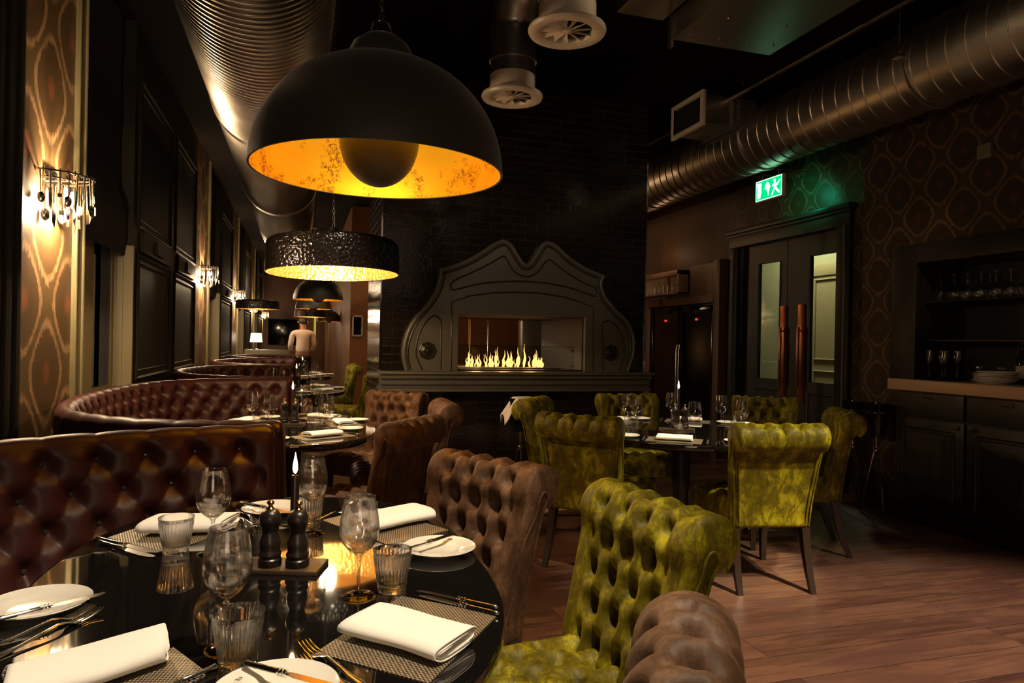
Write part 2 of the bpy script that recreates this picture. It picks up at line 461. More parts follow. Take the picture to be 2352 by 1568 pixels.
# left window wall: base plane, wallpapered piers, panelled piers, window bays
PX = -1.25
pier_y = [(3.72, 4.51), (9.35, 10.45), (14.1, 15.2), (19.3, 20.5), (24.6, 25.8)]
S(MB().box(-1.7, -1.56, -2.7, 30, 0, CZ), 'wall_left', 'ext', smooth=False)
for i, (a, b) in enumerate(pier_y):
    S(MB().box(-1.6, PX, a, b, 0, CZ), 'trim_%d' % (i+1), 'paper', smooth=False)
S(MB().box(-1.6, PX-.04, -2.7, 3.36, 0, CZ), 'wall_left_front', 'olive', smooth=False)
m = MB().box(-1.6, PX+.02, 3.34, 3.72, 0, CZ)
for y in (3.42, 3.52, 3.64): m.tube([(PX+.02, y, 0), (PX+.02, y, CZ)], .022, 8)
S(m, 'trim_6', 'olive')
tn = 7; wn = 1
def bay(a, b, first=False):
    """narrow painted reveal, recessed window with black blind, panelled pier"""
    global tn, wn
    L = b-a; w0 = a+.2 if first else a+.12; w1 = a+(1.49 if first else L*.42)
    m = MB().box(-1.6, PX+.015, a, w0-.03, 0, CZ)
    for y in (a+.015, w0-.05): m.tube([(PX+.015, y, 0), (PX+.015, y, CZ)], .012, 8)
    S(m, 'trim_%d' % tn, 'olive2'); tn += 1
    # far jamb and panelled pier
    m = MB().box(-1.6, PX, w1, b, 0, CZ)
    n = 2 if first else 1; ww = (b-w1)/n
    for k in range(n):
        y0 = w1+k*ww+.14; y1 = w1+(k+1)*ww-.14
        for z0, z1 in ((.95, 1.93), (2.16, 3.3)):
            for ins, r in ((0, .022), (.06, .012)):
                m.tube([(PX, y0+ins, z0+ins), (PX, y1-ins, z0+ins), (PX, y1-ins, z1-ins), (PX, y0+ins, z1-ins)], r, 6, closed=True)
        yc = (y0+y1)/2
        m.box(PX-.01, PX+.03, y0+.1, y1-.1, 1.96, 2.13); m.box(PX, PX+.055, yc-.16, yc+.16, 1.99, 2.10)
    m.box(-1.3, PX+.03, w1, b, 0, .28)
    S(m, 'trim_%d' % tn, 'olive'); tn += 1
    jm = MB().box(-1.55, PX+.012, w1-.03, w1, .9, 1.98)
    jm.box(PX-.075, PX-.055, w1-.045, w1-.03, .9, 1.97); jm.box(PX-.11, PX-.10, w1-.045, w1-.03, .9, 1.97)
    S(jm, 'trim_%d' % tn, 'cream'); tn += 1
    # window
    wf = MB(); x = -1.37
    st = w0+.66 if first else w0+.1
    wf.box(x-.05, x, w0-.03, st+.06, .92, CZ); wf.box(x-.03, x+.02, w0+.12, w0+.2, .92, CZ)
    wf.box(x-.05, x, w1-.08, w1-.03, .92, CZ); wf.box(x-.05, x, w0, w1, .80, .92); wf.box(-1.6, PX, w0-.03, w1, .0, .82)
    fr = S(wf, 'window_%d' % wn, 'cream'); wn += 1
    S(MB().box(x-.04, x-.03, st, w1-.05, .9, CZ), 'pane', 'darkpane', fr)
    S(MB().grid([[(x-.015+.008*sin(q*1.9), w1-.34+.26*q/12, z) for q in range(13)] for z in (.92, 2.0)]), 'curtain', 'greyblue', fr)
    ch = MB().tube([(x+.03, w0+.26, 1.9), (x+.03, w0+.26, 1.05), (x+.03, w0+.30, 1.05), (x+.03, w0+.30, 1.9)], .004, 5)
    S(ch, 'pull_cord', 'olive2', fr)
    bl = MB()
    rows = []
    for j, z in enumerate([CZ-.02-k*.12 for k in range(int((CZ-1.96)/.12)+1)]):
        d = .03+.005*sin(j*1.3)+(.05 if z < 2.3 else 0)
        rows.append([(-1.36+d+.01*sin(y*9), y, z) for y in [w0-.02+(w1-w0+.0)*q/10 for q in range(11)]])
    rows.append([(-1.30, y, 1.90) for y in [w0-.02+(w1-w0)*q/10 for q in range(11)]])
    rows.append([(-1.36, y, 1.93) for y in [w0-.02+(w1-w0)*q/10 for q in range(11)]])
    bl.grid(rows)
    o = bl.build('roman_blind', 'fabricblack')
    return o
bays = [(4.51, 9.35, True), (10.45, 14.1, False), (15.2, 19.3, False), (20.5, 24.6, False)]
blab = ['black fabric roman blind over the nearest window beside the first wall lamp',
        'black blind in the second window bay, beyond the second wall lamp',
        'black blind in the third window bay down the left wall',
        'black blind in the farthest window bay down the left wall']
for i, (a, b, f) in enumerate(bays):
    tag(bay(a, b, f), blab[i], 'window blind', 'roman blinds along the window wall')
# back walls
S(MB().box(-1.7, 1.0, 28.6, 28.75, 0, CZ), 'wall_back', 'warmwood', smooth=False)
S(MB().box(.86, 6.2, 13, 13.15, 0, CZ).box(.86, 1.0, 13.15, 28.6, 0, CZ), 'wall_back_right', 'orangewall', smooth=False)
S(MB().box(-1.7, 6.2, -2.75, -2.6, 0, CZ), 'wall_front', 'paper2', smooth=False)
MT_DONE = 1
# right wall with a niche over the sideboard
RX = 4.5
m = MB().box(RX, 5.1, 4.32, 4.735, 0, CZ).box(RX, 5.1, -2.7, 4.32, 2.05, CZ).box(RX, 5.1, -2.7, 1.9, 0, 2.05).box(5.0, 5.1, 1.9, 4.32, 0, 2.05)
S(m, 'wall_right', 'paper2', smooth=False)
m = MB().bbox(RX-.04, RX+.02, 4.17, 4.40, 1.07, 2.10, .012).bbox(RX-.04, RX+.02, 1.8, 4.168, 1.95, 2.10, .012)
m.box(RX+.021, 4.999, 4.17, 4.319, 1.0, 2.049).box(RX+.021, 4.999, 1.951, 4.169, 1.951, 2.049).box(4.95, 4.998, 1.952, 4.168, 1.0, 1.95).box(RX, 5.0, 1.85, 1.95, 1.0, 2.06)
S(m, 'trim_60', 'cabinet')
S(MB().box(RX-.02, RX, 4.35, 4.735, 0, .22).tube([(RX-.02, 4.36, .22), (RX-.02, 4.73, .22)], .014, 6), 'baseboard_right', 'olive')
DX = 4.72
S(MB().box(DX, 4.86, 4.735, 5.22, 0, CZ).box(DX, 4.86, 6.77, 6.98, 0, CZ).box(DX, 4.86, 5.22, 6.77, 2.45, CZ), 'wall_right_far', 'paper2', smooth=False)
S(MB().box(DX, 4.86, 6.98, 13, 0, CZ), 'wall_right_end', 'brownwall', smooth=False)
# double door
fr = MB()
for y0, y1 in ((5.08, 5.24), (6.75, 6.91)):
    fr.bbox(DX-.05, DX+.02, y0, y1, 0, 2.398, .012)
    fr.tube([(DX-.05, (y0+y1)/2-.03, 0), (DX-.05, (y0+y1)/2-.03, 2.40)], .018, 8)
fr.bbox(DX-.05, DX+.02, 5.08, 6.91, 2.40, 2.55, .012); fr.bbox(DX-.09, DX+.02, 5.05, 6.94, 2.55, 2.60, .012); fr.bbox(DX-.07, DX, 5.06, 6.93, 2.52, 2.55, .008)
frame = S(fr, 'trim_61', 'cabinet')
S(MB().box(6.3, 6.4, 4.0, 10, 0, CZ).box(4.86, 6.4, 9.6, 9.7, 0, CZ).box(4.86, 6.4, 4.4, 4.5, 0, CZ), 'wall_lobby', 'lobby', smooth=False)
S(MB().bbox(6.24, 6.3, 7.52, 7.72, 0, 2.35, .01).bbox(6.24, 6.3, 6.4, 7.72, 2.2, 2.35, .01), 'trim_66', 'cream')
dl = MB()
dl.box(6.26, 6.3, 6.5, 7.5, .02, 2.2)
d3 = S(dl, 'door_3', 'cream')
pm = MB()
for z0, z1 in ((.2, 1.0), (1.15, 2.15)):
    pm.tube([(6.255, 6.62, z0), (6.255, 7.36, z0), (6.255, 7.36, z1), (6.255, 6.62, z1)], .018, 6, closed=True)
S(pm, 'door_panel', 'cream', d3)
def doorleaf(n, y0, y1, py0, py1, hy):
    d = MB(); x0, x1 = DX+.03, DX+.075
    d.box(x0, x1, y0, py0, .004, 2.46); d.box(x0, x1, py1, y1, .004, 2.46); d.box(x0, x1, py0, py1, .004, .96); d.box(x0, x1, py0, py1, 2.19, 2.46)
    d.tube([(x0, py0, .96), (x0, py1, .96), (x0, py1, 2.19), (x0, py0, 2.19)], .010, 6, closed=True)
    d.tube([(x0, py0-.0, .18), (x0, py1, .18), (x0, py1, .84), (x0, py0, .84)], .012, 6, closed=True)
    o = S(d, 'door_%d' % n, 'cabinet')
    S(MB().box(DX+.048, DX+.054, py0, py1, .96, 2.19), 'pane', 'pane', o)
    S(MB().bbox(x0-.010, x0-.002, hy-.05, hy+.05, .75, 1.72, .003), 'push_plate', 'copperplate', o)
    S(MB().bbox(x0-.05, x0-.038, hy-.02, hy+.02, .9, 1.5, .003).box(x0-.04, x0-.01, hy-.008, hy+.008, .93, .95).box(x0-.04, x0-.01, hy-.008, hy+.008, 1.45, 1.47), 'door_handle', 'copperplate', o)
MT['copperplate'] = simple('aged_copper', (.35, .13, .05), .28, .9)
doorleaf(1, 5.25, 5.99, 5.275+.0, 5.67, 5.77)
doorleaf(2, 6.0, 6.74, 6.055+.05, 6.47, 5.77+.27)

# fireplace column with a see-through opening
FY, FX0, FX1, FY1 = 6.3, .68, 3.30, 7.5
OP = [pty(1050, 720, FY), pty(1341, 728, FY), pty(1338, 850, FY)]
ox0, ox1 = OP[0].x, OP[2].x; oz0, oz1 = OP[2].z-.01, (OP[0].z+OP[1].z)/2
m = MB().box(FX0, ox0, FY, FY1, 0, CZ).box(ox1, FX1, FY, FY1, 0, CZ).box(ox0, ox1, FY, FY1, 0, oz0).box(ox0, ox1, FY, FY1, oz1, CZ)
S(m, 'wall_chimney', 'brick', smooth=False)
S(MB().box(FX0-.006, FX0+.008, FY-.008, FY+.004, .9, CZ), 'trim_62', 'chrome')
S(MB().box(FX1-.008, FX1+.006, FY-.008, FY+.004, .9, CZ), 'trim_63', 'chrome')
# thin wall panelling far right behind the fridge is the same far wall

# ------------------------------------------------------------------ ceiling services
def ribbed(y0, y1, cx, cz, r, pitch, ridge, joints, seg=56):
    """spiral-wound round duct along y"""
    m = MB(); rows = []; y = y0
    fr = [(0, 0), (.40, 0), (.46, 1), (.54, 1), (.60, 0)] if pitch < .1 else [(0, 0), (.44, 0), (.455, 0), (.48, 1), (.52, 1), (.545, 0), (.56, 0)]
    n = int((y1-y0)/pitch)
    for k in range(n):
        for f, h in fr:
            rows.append((f+k, h))
    vs = []
    for (q, h) in rows:
        ring = []
        for a in range(seg+1):
            an = 2*pi*a/seg; yy = y0+(q+a/seg)*pitch
            rr = r+ridge*h
            ring.append((cx+rr*cos(an), yy, cz+rr*sin(an)))
        vs.append(ring)
    m.grid(vs)
    return m
duct = thing('spiral_duct', 'silver ribbed round ventilation duct running above the booths on the left', 'duct', (-.2, 0, 2.71), 0, 'round steel ventilation ducts')
ribbed(-1.0, 13, 0, 0, .31, .042, .006, [], 72).build('duct_tube', 'galv', duct, angle=80)
for y in (2.35, 4.3, 6.6, 9.2):
    c = MB().lathe([(.316, -.045), (.323, -.04), (.323, .04), (.316, .045)], 48, Matrix.Translation((0, y, 0)) @ Matrix.Rotation(pi/2, 4, 'X'), cap=False)
    c.build('duct_collar', 'galv', duct)
for y in (2.9, 6.2, 9.3):
    h = MB().tube([(.33, y, 0), (.36, y, .05), (.36, y, CZ-2.71)], .006, 6).bbox(.31, .38, y-.02, y+.02, -.02, .02, .004)
    h.build('hanger_rod', 'steel', duct)
d2 = thing('spiral_duct', 'large round spiral duct running along the top of the patterned right wall', 'duct', (4.1, 0, 3.24), 0, 'round steel ventilation ducts')
ribbed(-.5, 12.9, 0, 0, .285, .134, .0055, [], 64).build('duct_tube', 'galv', d2, angle=80)
for y in (3.72, 5.55, 7.6):
    MB().lathe([(.29, -.02), (.300, -.016), (.300, .016), (.29, .02)], 48, Matrix.Translation((0, y, 0)) @ Matrix.Rotation(pi/2, 4, 'X'), cap=False).build('duct_collar', 'galv', d2)
for y in (3.72, 7.6):
    MB().tube([(-.30, y, .05), (-.30, y, CZ-3.24)], .006, 6).bbox(-.34, -.27, y-.03, y+.03, .0, .02, .004).build('hanger_rod', 'steel', d2)
# square branch with grille on the right duct
br = thing('square_vent_branch', 'square metal vent box with louvred grille branching off the right round duct', 'vent', (3.3, 5.56, 3.36))
MB().box(.02, .56, -.235, .235, -.125, .125).build('vent_box', 'galv', br, smooth=False)
g = MB()
for (a, b, c, d) in ((-.27, -.225, -.155, .155), (.225, .27, -.155, .155), (-.225, .225, -.155, -.115), (-.225, .225, .115, .155)): g.bbox(-.012, .02, a, b, c, d, .004)
g.build('grille_frame', 'white', br)
g = MB()
for k in range(12): g.box(0, .02, -.225, .225, -.115+k*.0192, -.107+k*.0192)
g.build('louvres', 'steel', br)
g = MB().box(.30, .33, -.26, .26, -.15, .15).box(.37, .40, -.26, .26, -.15, .15)
for k in range(5): g.sphere((.35, -.25, -.1+k*.05), .008, 8, 6)
g.build('flange', 'galv', br)
g = MB().tube([(.5, -.1, .12), (.5, -.1, .36)], .005, 6).box(.42, .60, -.12, -.08, .20, .22).box(.42, .60, -.12, -.08, .32, .34)
g.build('hanger_bracket', 'steel', br)
# rectangular ducts overhead, running towards the camera
rd = thing('flat_duct', 'wide flat sheet metal duct overhead in front of the right round duct', 'duct', (2.54, 3.88, 3.2), 0, 'flat sheet metal ducts overhead')
MB().bbox(-.36, .36, -4.3, 0, 0, .32, .006).build('duct_box', 'flatsteel', rd)
g = MB()
for k in range(7): g.sphere((-.3+k*.1, -.12-(k % 2)*.25, -.004), .006, 8, 6)
g.build('rivets', 'chrome', rd)
MB().box(-.375, -.355, -.02, .02, -.05, .34).box(-.38, .38, -1.2, -1.16, -.015, .0).box(-.375, -.36, -1.19, -1.17, -.01, .52).box(.36, .375, -1.19, -1.17, -.01, .52).build('duct_strap', 'steel', rd)
rd2 = thing('flat_duct', 'narrow flat metal duct overhead between the round diffuser and the wide duct', 'duct', (1.98, 3.92, 3.33), 0, 'flat sheet metal ducts overhead')
MB().bbox(-.16, .16, -4.3, 0, 0, .3, .006).build('duct_box', 'flatsteel', rd2)
MB().box(-.18, .18, -1.2, -1.16, -.015, 0).box(-.18, -.162, -1.19, -1.17, -.01, .39).box(.162, .18, -1.19, -1.17, -.01, .39).build('duct_strap', 'steel', rd2)
# small spiral duct feeding the diffusers
sd = thing('spiral_duct', 'short spiral duct at the top edge joining diffuser and flat duct', 'duct', (1.29, 3.36, 3.34), 0, 'round steel ventilation ducts')
m = MB(); rows = []
for k in range(7):
    for f, h in ((0, 0), (.4, 0), (.46, 1), (.54, 1), (.6, 0)):
        rows.append([(.1+(k+f+a/32)*.055, (.14+.004*h)*cos(2*pi*a/32), (.14+.004*h)*sin(2*pi*a/32)) for a in range(33)])
m.grid(rows).build('duct_tube', 'galv', sd, angle=80)
def diffuser(x, y, z, label, path):
    t = thing('ceiling_diffuser', label, 'air diffuser', (x, y, z), 0, 'round swirl air diffusers')
    m = MB().lathe([(.128, .03), (.135, .010), (.16, .001), (.195, .004), (.202, .018), (.198, .030), (.155, .036), (.150, .05), (.148, .155), (.143, .155), (.143, .05), (.128, .03)], 56, cap=False)
    m.build('face_ring', 'white', t)
    b = MB()
    for k in range(11):
        a = 2*pi*k/11; a2 = a+2*pi/11*.74
        p0 = (.022*cos(a), .022*sin(a)); p1 = (.134*cos(a), .134*sin(a)); p2 = (.134*cos(a2), .134*sin(a2)); p3 = (.022*cos(a2), .022*sin(a2))
        b.add([(p0[0], p0[1], .012), (p1[0], p1[1], .012), (p2[0], p2[1], .045), (p3[0], p3[1], .03),
               (p0[0], p0[1], .015), (p1[0], p1[1], .015), (p2[0], p2[1], .048), (p3[0], p3[1], .033)],
              [(0, 1, 2, 3), (7, 6, 5, 4), (0, 4, 5, 1), (1, 5, 6, 2), (2, 6, 7, 3), (3, 7, 4, 0)])
    b.build('swirl_blades', 'white', t)
    MB().lathe([(1e-6, .006), (.015, .007), (.026, .012), (.026, .03), (1e-6, .03)], 20, cap=False).build('hub', 'white', t)
    MB().lathe([(1e-6, .10), (.142, .10)], 24, cap=False).build('damper_plate', 'black', t)
    P = catmull(path, 8)
    P, L = resample(P, .05); rr = [.146+(.003 if i % 3 == 0 else 0) for i in range(len(P))]
    MB().tube(P, rr, 40).build('neck_duct', 'galv', t, angle=60)
    for q in (0.12, .45, .62, .8):
        i = int(q*(len(P)-1)); d = (P[min(i+1, len(P)-1)]-P[max(i-1, 0)]).normalized()
        MB().tube([P[i]-d*.008, P[i]+d*.008], .156, 40).build('duct_band', 'galv', t)
    return t
diffuser(1.285, 3.36, 2.885, 'round white swirl diffuser on a short duct, nearer and larger of the two', [(0, 0, .15), (0, 0, .35), (0, 0, .8)])
diffuser(1.30, 4.38, 2.885, 'round white swirl diffuser below a bent steel duct, farther of the two', [(0, 0, .15), (0, 0, .38), (0, -.0, .50), (.0, -.16, .72), (.0, -.5, .82)])
# exit sign
sg = thing('exit_sign', 'lit green and white emergency exit sign hanging over the double doors', 'exit sign', (4.25, 5.635, 2.80))
MB().bbox(-.018, .018, -.20, .20, -.105, .105, .004).build('sign_body', 'white', sg)
MB().box(-.0195, -.0185, -.19, .19, -.095, .095).build('sign_face', 'signgreen', sg)
MB().box(.0185, .0195, -.19, .19, -.095, .095).build('sign_back_face', 'signgreen', sg)
# pictogram: doorway block, down arrow, running figure (y is flipped left/right for the viewer)
p = MB(); X = -.0215
def flat(poly, off=0):
    n = len(poly); tr = tessellate_polygon([[Vector((a, b, 0)) for a, b in poly]])
    p.add([(X, -a, b) for a, b in poly], tr)
flat([(-.175, .075), (-.105, .075), (-.105, -.02), (-.12, -.075), (-.165, -.075), (-.165, .03)])
flat([(-.045, .045), (-.015, .070), (.015, .045), (.03, .005), (.018, .0), (.0, -.075), (-.028, -.005), (-.055, .0)])
flat([(.075, .07), (.10, .075), (.11, .055), (.095, .04), (.08, .05)])
flat([(.05, .02), (.085, .04), (.13, .03), (.165, .06), (.172, .05), (.135, .008), (.115, .01), (.125, -.02), (.165, -.05), (.165, -.07), (.15, -.07), (.11, -.035), (.095, -.02), (.065, -.07), (.045, -.075), (.075, -.01), (.085, .015), (.06, .005)])
p.build('pictogram', 'signwhite', sg, smooth=False)
b = MB()
for (a, c, d, e) in ((-.19, .19, .088, .095), (-.19, .19, -.095, -.088), (-.19, -.183, -.095, .095), (.183, .19, -.095, .095)): b.box(-.0215, -.0205, a, c, d, e)
b.build('sign_border', 'signwhite', sg, smooth=False)
for yy in (-.12, .12): MB().tube([(0, yy, .1), (0, yy, .16), (.47, yy, .16)], .004, 6).build('sign_rod', 'steel', sg)
# conduit along the ceiling and a small sensor on the patterned wall
tag(MB().tube([(3.55, 1.0, 3.45), (3.55, 8.5, 3.45)], .016, 8).tube([(3.60, 1.0, 3.47), (3.60, 8.5, 3.47)], .010, 8).build('cable_conduit', 'steel'), 'thin metal cable conduit running beside the right round duct', 'conduit')
tag(MB().bbox(4.47, 4.5, 3.60, 3.70, 2.62, 2.72, .006).build('wall_switch', 'olive2'), 'small square blank plate high on the patterned right wall', 'wall plate')
# ------------------------------------------------------------------ lamps
def light(name, ty, loc, energy, col=(1, .78, .5), size=.1, rot=None, **k):
    l = bpy.data.lights.new(name, ty); l.energy = energy; l.color = col
    if ty in ('POINT', 'SPOT'): l.shadow_soft_size = size
    if ty == 'AREA': l.size = size
    for a, b in k.items(): setattr(l, a, b)
    o = bpy.data.objects.new(name, l); COL.objects.link(o); o.location = loc
    if rot is not None: o.rotation_euler = rot
    return o
def chain(z0, z1, parent, name='chain'):
    m = MB(); n = int((z1-z0)/.024); 
    for k in range(n):
        c = Vector((0, 0, z0+k*.024+.012)); a = (k % 2)*pi/2
        P = [c+Vector((cos(a)*.008*cos(q), sin(a)*.008*cos(q), .016*sin(q))) for q in [2*pi*i/10 for i in range(10)]]
        m.tube(P, .0024, 5, closed=True)
    m.tube([(0.006, 0, z0), (-.006, .004, (z0+z1)/2), (.006, 0, z1)], .003, 5)
    return m.build(name, 'chrome', parent)
def dome(R, H):
    """outer and inner shells as open surfaces with thickness"""
    n = 26; out = []; inn = []
    for i in range(n+1):
        a = pi/2*i/n
        out.append((max(R*max(cos(a),0)**.92, 1e-5), H*sin(a)))
        inn.append((max((R-.006)*max(cos(a),0)**.92, 1e-5), (H-.006)*sin(a)+.001))
    return out, inn
R, H = .455, .415
t0 = thing('pendant_lamp', 'large black dome pendant lamp with gold leaf inside, nearest over the front table', 'pendant lamp', (.265, 2.60, 1.91), 0, 'black and gold pendant lamps over the booths')
out, inn = dome(R, H)
MB().lathe(out, 96, cap=False).build('lamp_shade', 'lampblack', t0)
MB().lathe(inn, 96, cap=False).build('gold_lining', 'gold', t0, label='gold leaf lining')
MB().lathe([(R-.006, .001), (R-.007, -.002), (R+.001, -.002), (R+.001, .004), (R, .004)], 96, cap=False).build('rim', 'lampblack', t0)
MB().lathe([(.125, H-.016), (.122, H+.01), (.10, H+.055), (.06, H+.085), (.02, H+.095), (1e-5, H+.095)], 40, cap=False).build('cap', 'lampblack', t0)
bw = [(max(.145*cos(-pi/2+pi/2*i/16), 1e-5), .125+.175*sin(-pi/2+pi/2*i/16)) for i in range(17)]
MB().lathe(bw+[(.14, .125), (.14, .12)]+[(r*.96, z+.006) for r, z in bw[::-1]], 48, cap=False).build('glare_bowl', 'lampblack', t0)
MB().tube([(.0, .0, .12), (0, 0, H-.01)], .008, 8).build('stem', 'lampblack', t0)
MB().sphere((0, 0, .155), .04, 16, 12).build('bulb', 'bulb', t0)
m = MB().tube([(.035*cos(q), 0, H+.115+.035*sin(q)) for q in [2*pi*i/16 for i in range(16)]], .004, 6, closed=True)
m.build('ring', 'chrome', t0)
chain(H+.15, CZ-1.91, t0)
# hammered drum
R2, H2 = .44, .235
t1 = thing('pendant_lamp', 'wide low drum pendant lamp in hammered black metal with bright gold interior', 'pendant lamp', (.205, 4.88, 1.735), 0, 'black and gold pendant lamps over the booths')
t1.rotation_euler = (radians(-1.6), radians(-.6), 0)
prof = [(R2, 0), (R2, H2*.5), (R2*.995, H2*.78), (R2*.975, H2*.88), (R2*.93, H2*.95), (R2*.7, H2*1.02), (R2*.3, H2*1.06), (1e-5, H2*1.07)]
MB().lathe(prof, 96, cap=False).build('lamp_shade', 'hblack', t1)
MB().lathe([(R2, 0), (R2-.006, 0), (R2-.006, H2*.5), ((R2-.008)*.99, H2*.78), (R2*.93, H2*.9), (R2*.7, H2*.98), (1e-5, H2*1.02)], 96, cap=False).build('gold_lining', 'hgold', t1, label='hammered gold lining')
MB().lathe([(.04, H2*1.05), (.04, H2*1.2), (.02, H2*1.35), (1e-5, H2*1.36)], 20, cap=False).build('cap', 'lampblack', t1)
MB().sphere((0, 0, .13), .045, 16, 12).build('bulb', 'bulb', t1)
chain(H2*1.36, CZ-1.78, t1)
light('drum_light', 'POINT', (.205, 4.88, 1.83), 40, (1, .72, .38), .05)
light('dome_light', 'POINT', (.265, 2.60, 2.125), 19, (1, .78, .42), .04)
# farther lamps
o = dup(t0, (.19, 8.4, 1.74), 0, 'third pendant along the booths, black dome seen almost edge on')
o.scale = (.62, .62, .62)
o = dup(t0, (.19, 11.6, 1.76), 0, 'fourth pendant along the booths, small black dome beyond the third'); o.scale = (.62, .62, .62)
o = dup(t1, (.19, 14.8, 1.72), 0, 'fifth pendant along the booths, flat black drum above the waiter'); o.scale = (.7, .7, .7)
o = dup(t1, (-.66, 11.8, 1.74), 0, 'flat black drum pendant at the left of the waiter near the window wall'); o.scale = (.75, .75, .6)
o = dup(t0, (.62, 16.5, 1.68), 0, 'smallest dome pendant, far right of the lamp row near the picture'); o.scale = (.6, .6, .6)
for (x, y, z, e) in ((.19, 8.4, 1.87, 8), (.19, 11.6, 1.88, 8), (.19, 14.8, 1.80, 8), (.62, 16.5, 1.8, 5)): light('pendant_light', 'POINT', (x, y, z), e, (1, .66, .3), .03)

# wall sconces hung with cutlery
def spoon_bm(kind, L=.19):
    m = MB()
    if kind == 0:   # spoon
        P = [(0, 0, 0), (0, 0, -L*.62)]; m.tube([(0, 0, 0), (0, .002, -L*.3), (0, 0, -L*.66)], [.006, .0035, .004], 6)
        rows = []
        for i in range(7):
            f = i/6; w = .019*sqrt(max(0, 1-(2*f-1)**2))+.0005; z = -L*.64-f*L*.34
            rows.append([(x, -.006*(1-(x/.02)**2)*sin(pi*f), z) for x in [w*(-1+2*j/6) for j in range(7)]])
        m.grid(rows); m.grid([[(x, y+.001, z) for x, y, z in r] for r in rows])
    elif kind == 1:  # fork
        m.tube([(0, 0, 0), (0, .002, -L*.35), (0, 0, -L*.66)], [.006, .0035, .004], 6)
        m.box(-.011, .011, -.001, .001, -L*.76, -L*.64)
        for k in range(4): m.box(-.011+k*.0063, -.0085+k*.0063, -.001, .001, -L, -L*.74)
    else:            # knife
        m.tube([(0, 0, 0), (0, 0, -L*.45)], [.0065, .005], 6)
        m.prism([(-.007, -L*.45), (.006, -L*.45), (.009, -L*.8), (.004, -L*1.05), (-.007, -L*.9)], -.001, .001, M=Matrix.Rotation(pi/2, 4, 'X'))
    return m
SPM = [spoon_bm(k).mesh('hanging_'+('spoon', 'fork', 'knife')[k], 'silver') for k in range(3)]
def sconce(y, z, label, x=PX, n=15):
    t = thing('wall_sconce', label, 'wall lamp', (x, y, z), 0, 'wall lamps hung with cutlery')
    r = .20
    for rr, zz, nm in ((r, 0, 'top_ring'), (r*.62, -.02, 'inner_ring')):
        P = [(rr*cos(a), rr*sin(a), zz) for a in [-pi/2+pi*i/18 for i in range(19)]]
        m = MB().tube(P, .005, 6)
        for q in P: m.box(q[0]-.003, q[0]+.003, q[1]-.003, q[1]+.003, q[2]-.012, q[2]+.012)
        m.build(nm, 'silver', t)
    MB().bbox(-.005, .012, -.09, .09, -.15, .04, .003).tube([(0, 0, -.02), (.19, 0, -.01)], .005, 6).build('back_plate', 'silver', t)
    i = 0
    for rr, zz, cnt in ((r, -.005, n), (r*.62, -.055, n*2//3)):
        for k in range(cnt):
            a = -pi/2+pi*(k+.5)/cnt
            kind = (i*7+k) % 3; i += 1
            o = bpy.data.objects.new(('hanging_spoon', 'hanging_fork', 'hanging_knife')[kind], SPM[kind]); COL.objects.link(o); o.parent = t
            o.location = (rr*cos(a), rr*sin(a), zz); o.rotation_euler = (random.uniform(-.06, .06), random.uniform(-.06, .06), a+pi/2+random.uniform(-.5, .5))
            s = random.uniform(.85, 1.12); o.scale = (s, s, s)
    for dy in (-.06, .06):
        MB().lathe([(.006, -.06), (.009, -.07), (.016, -.10), (.014, -.125), (.004, -.145), (1e-5, -.147)], 12, Matrix.Translation((.09, dy, 0)), cap=False).build('small_bulb', 'candlebulb', t)
    light('sconce_light', 'POINT', (x+.085, y, z-.155), 125, (1, .72, .42), .03)
    return t
sconce(4.12, 2.10, 'nearest wall lamp hung with silver cutlery on the patterned wallpaper pier')
sconce(9.9, 2.20, 'second wall lamp from the front, hung with cutlery, glowing on its pier')
sconce(14.65, 2.20, 'third wall lamp from the front along the left wall')
sconce(19.9, 2.20, 'fourth wall lamp, small and bright, far along the left wall')
sconce(25.2, 2.15, 'farthest and smallest of the wall lamps on the left wall')
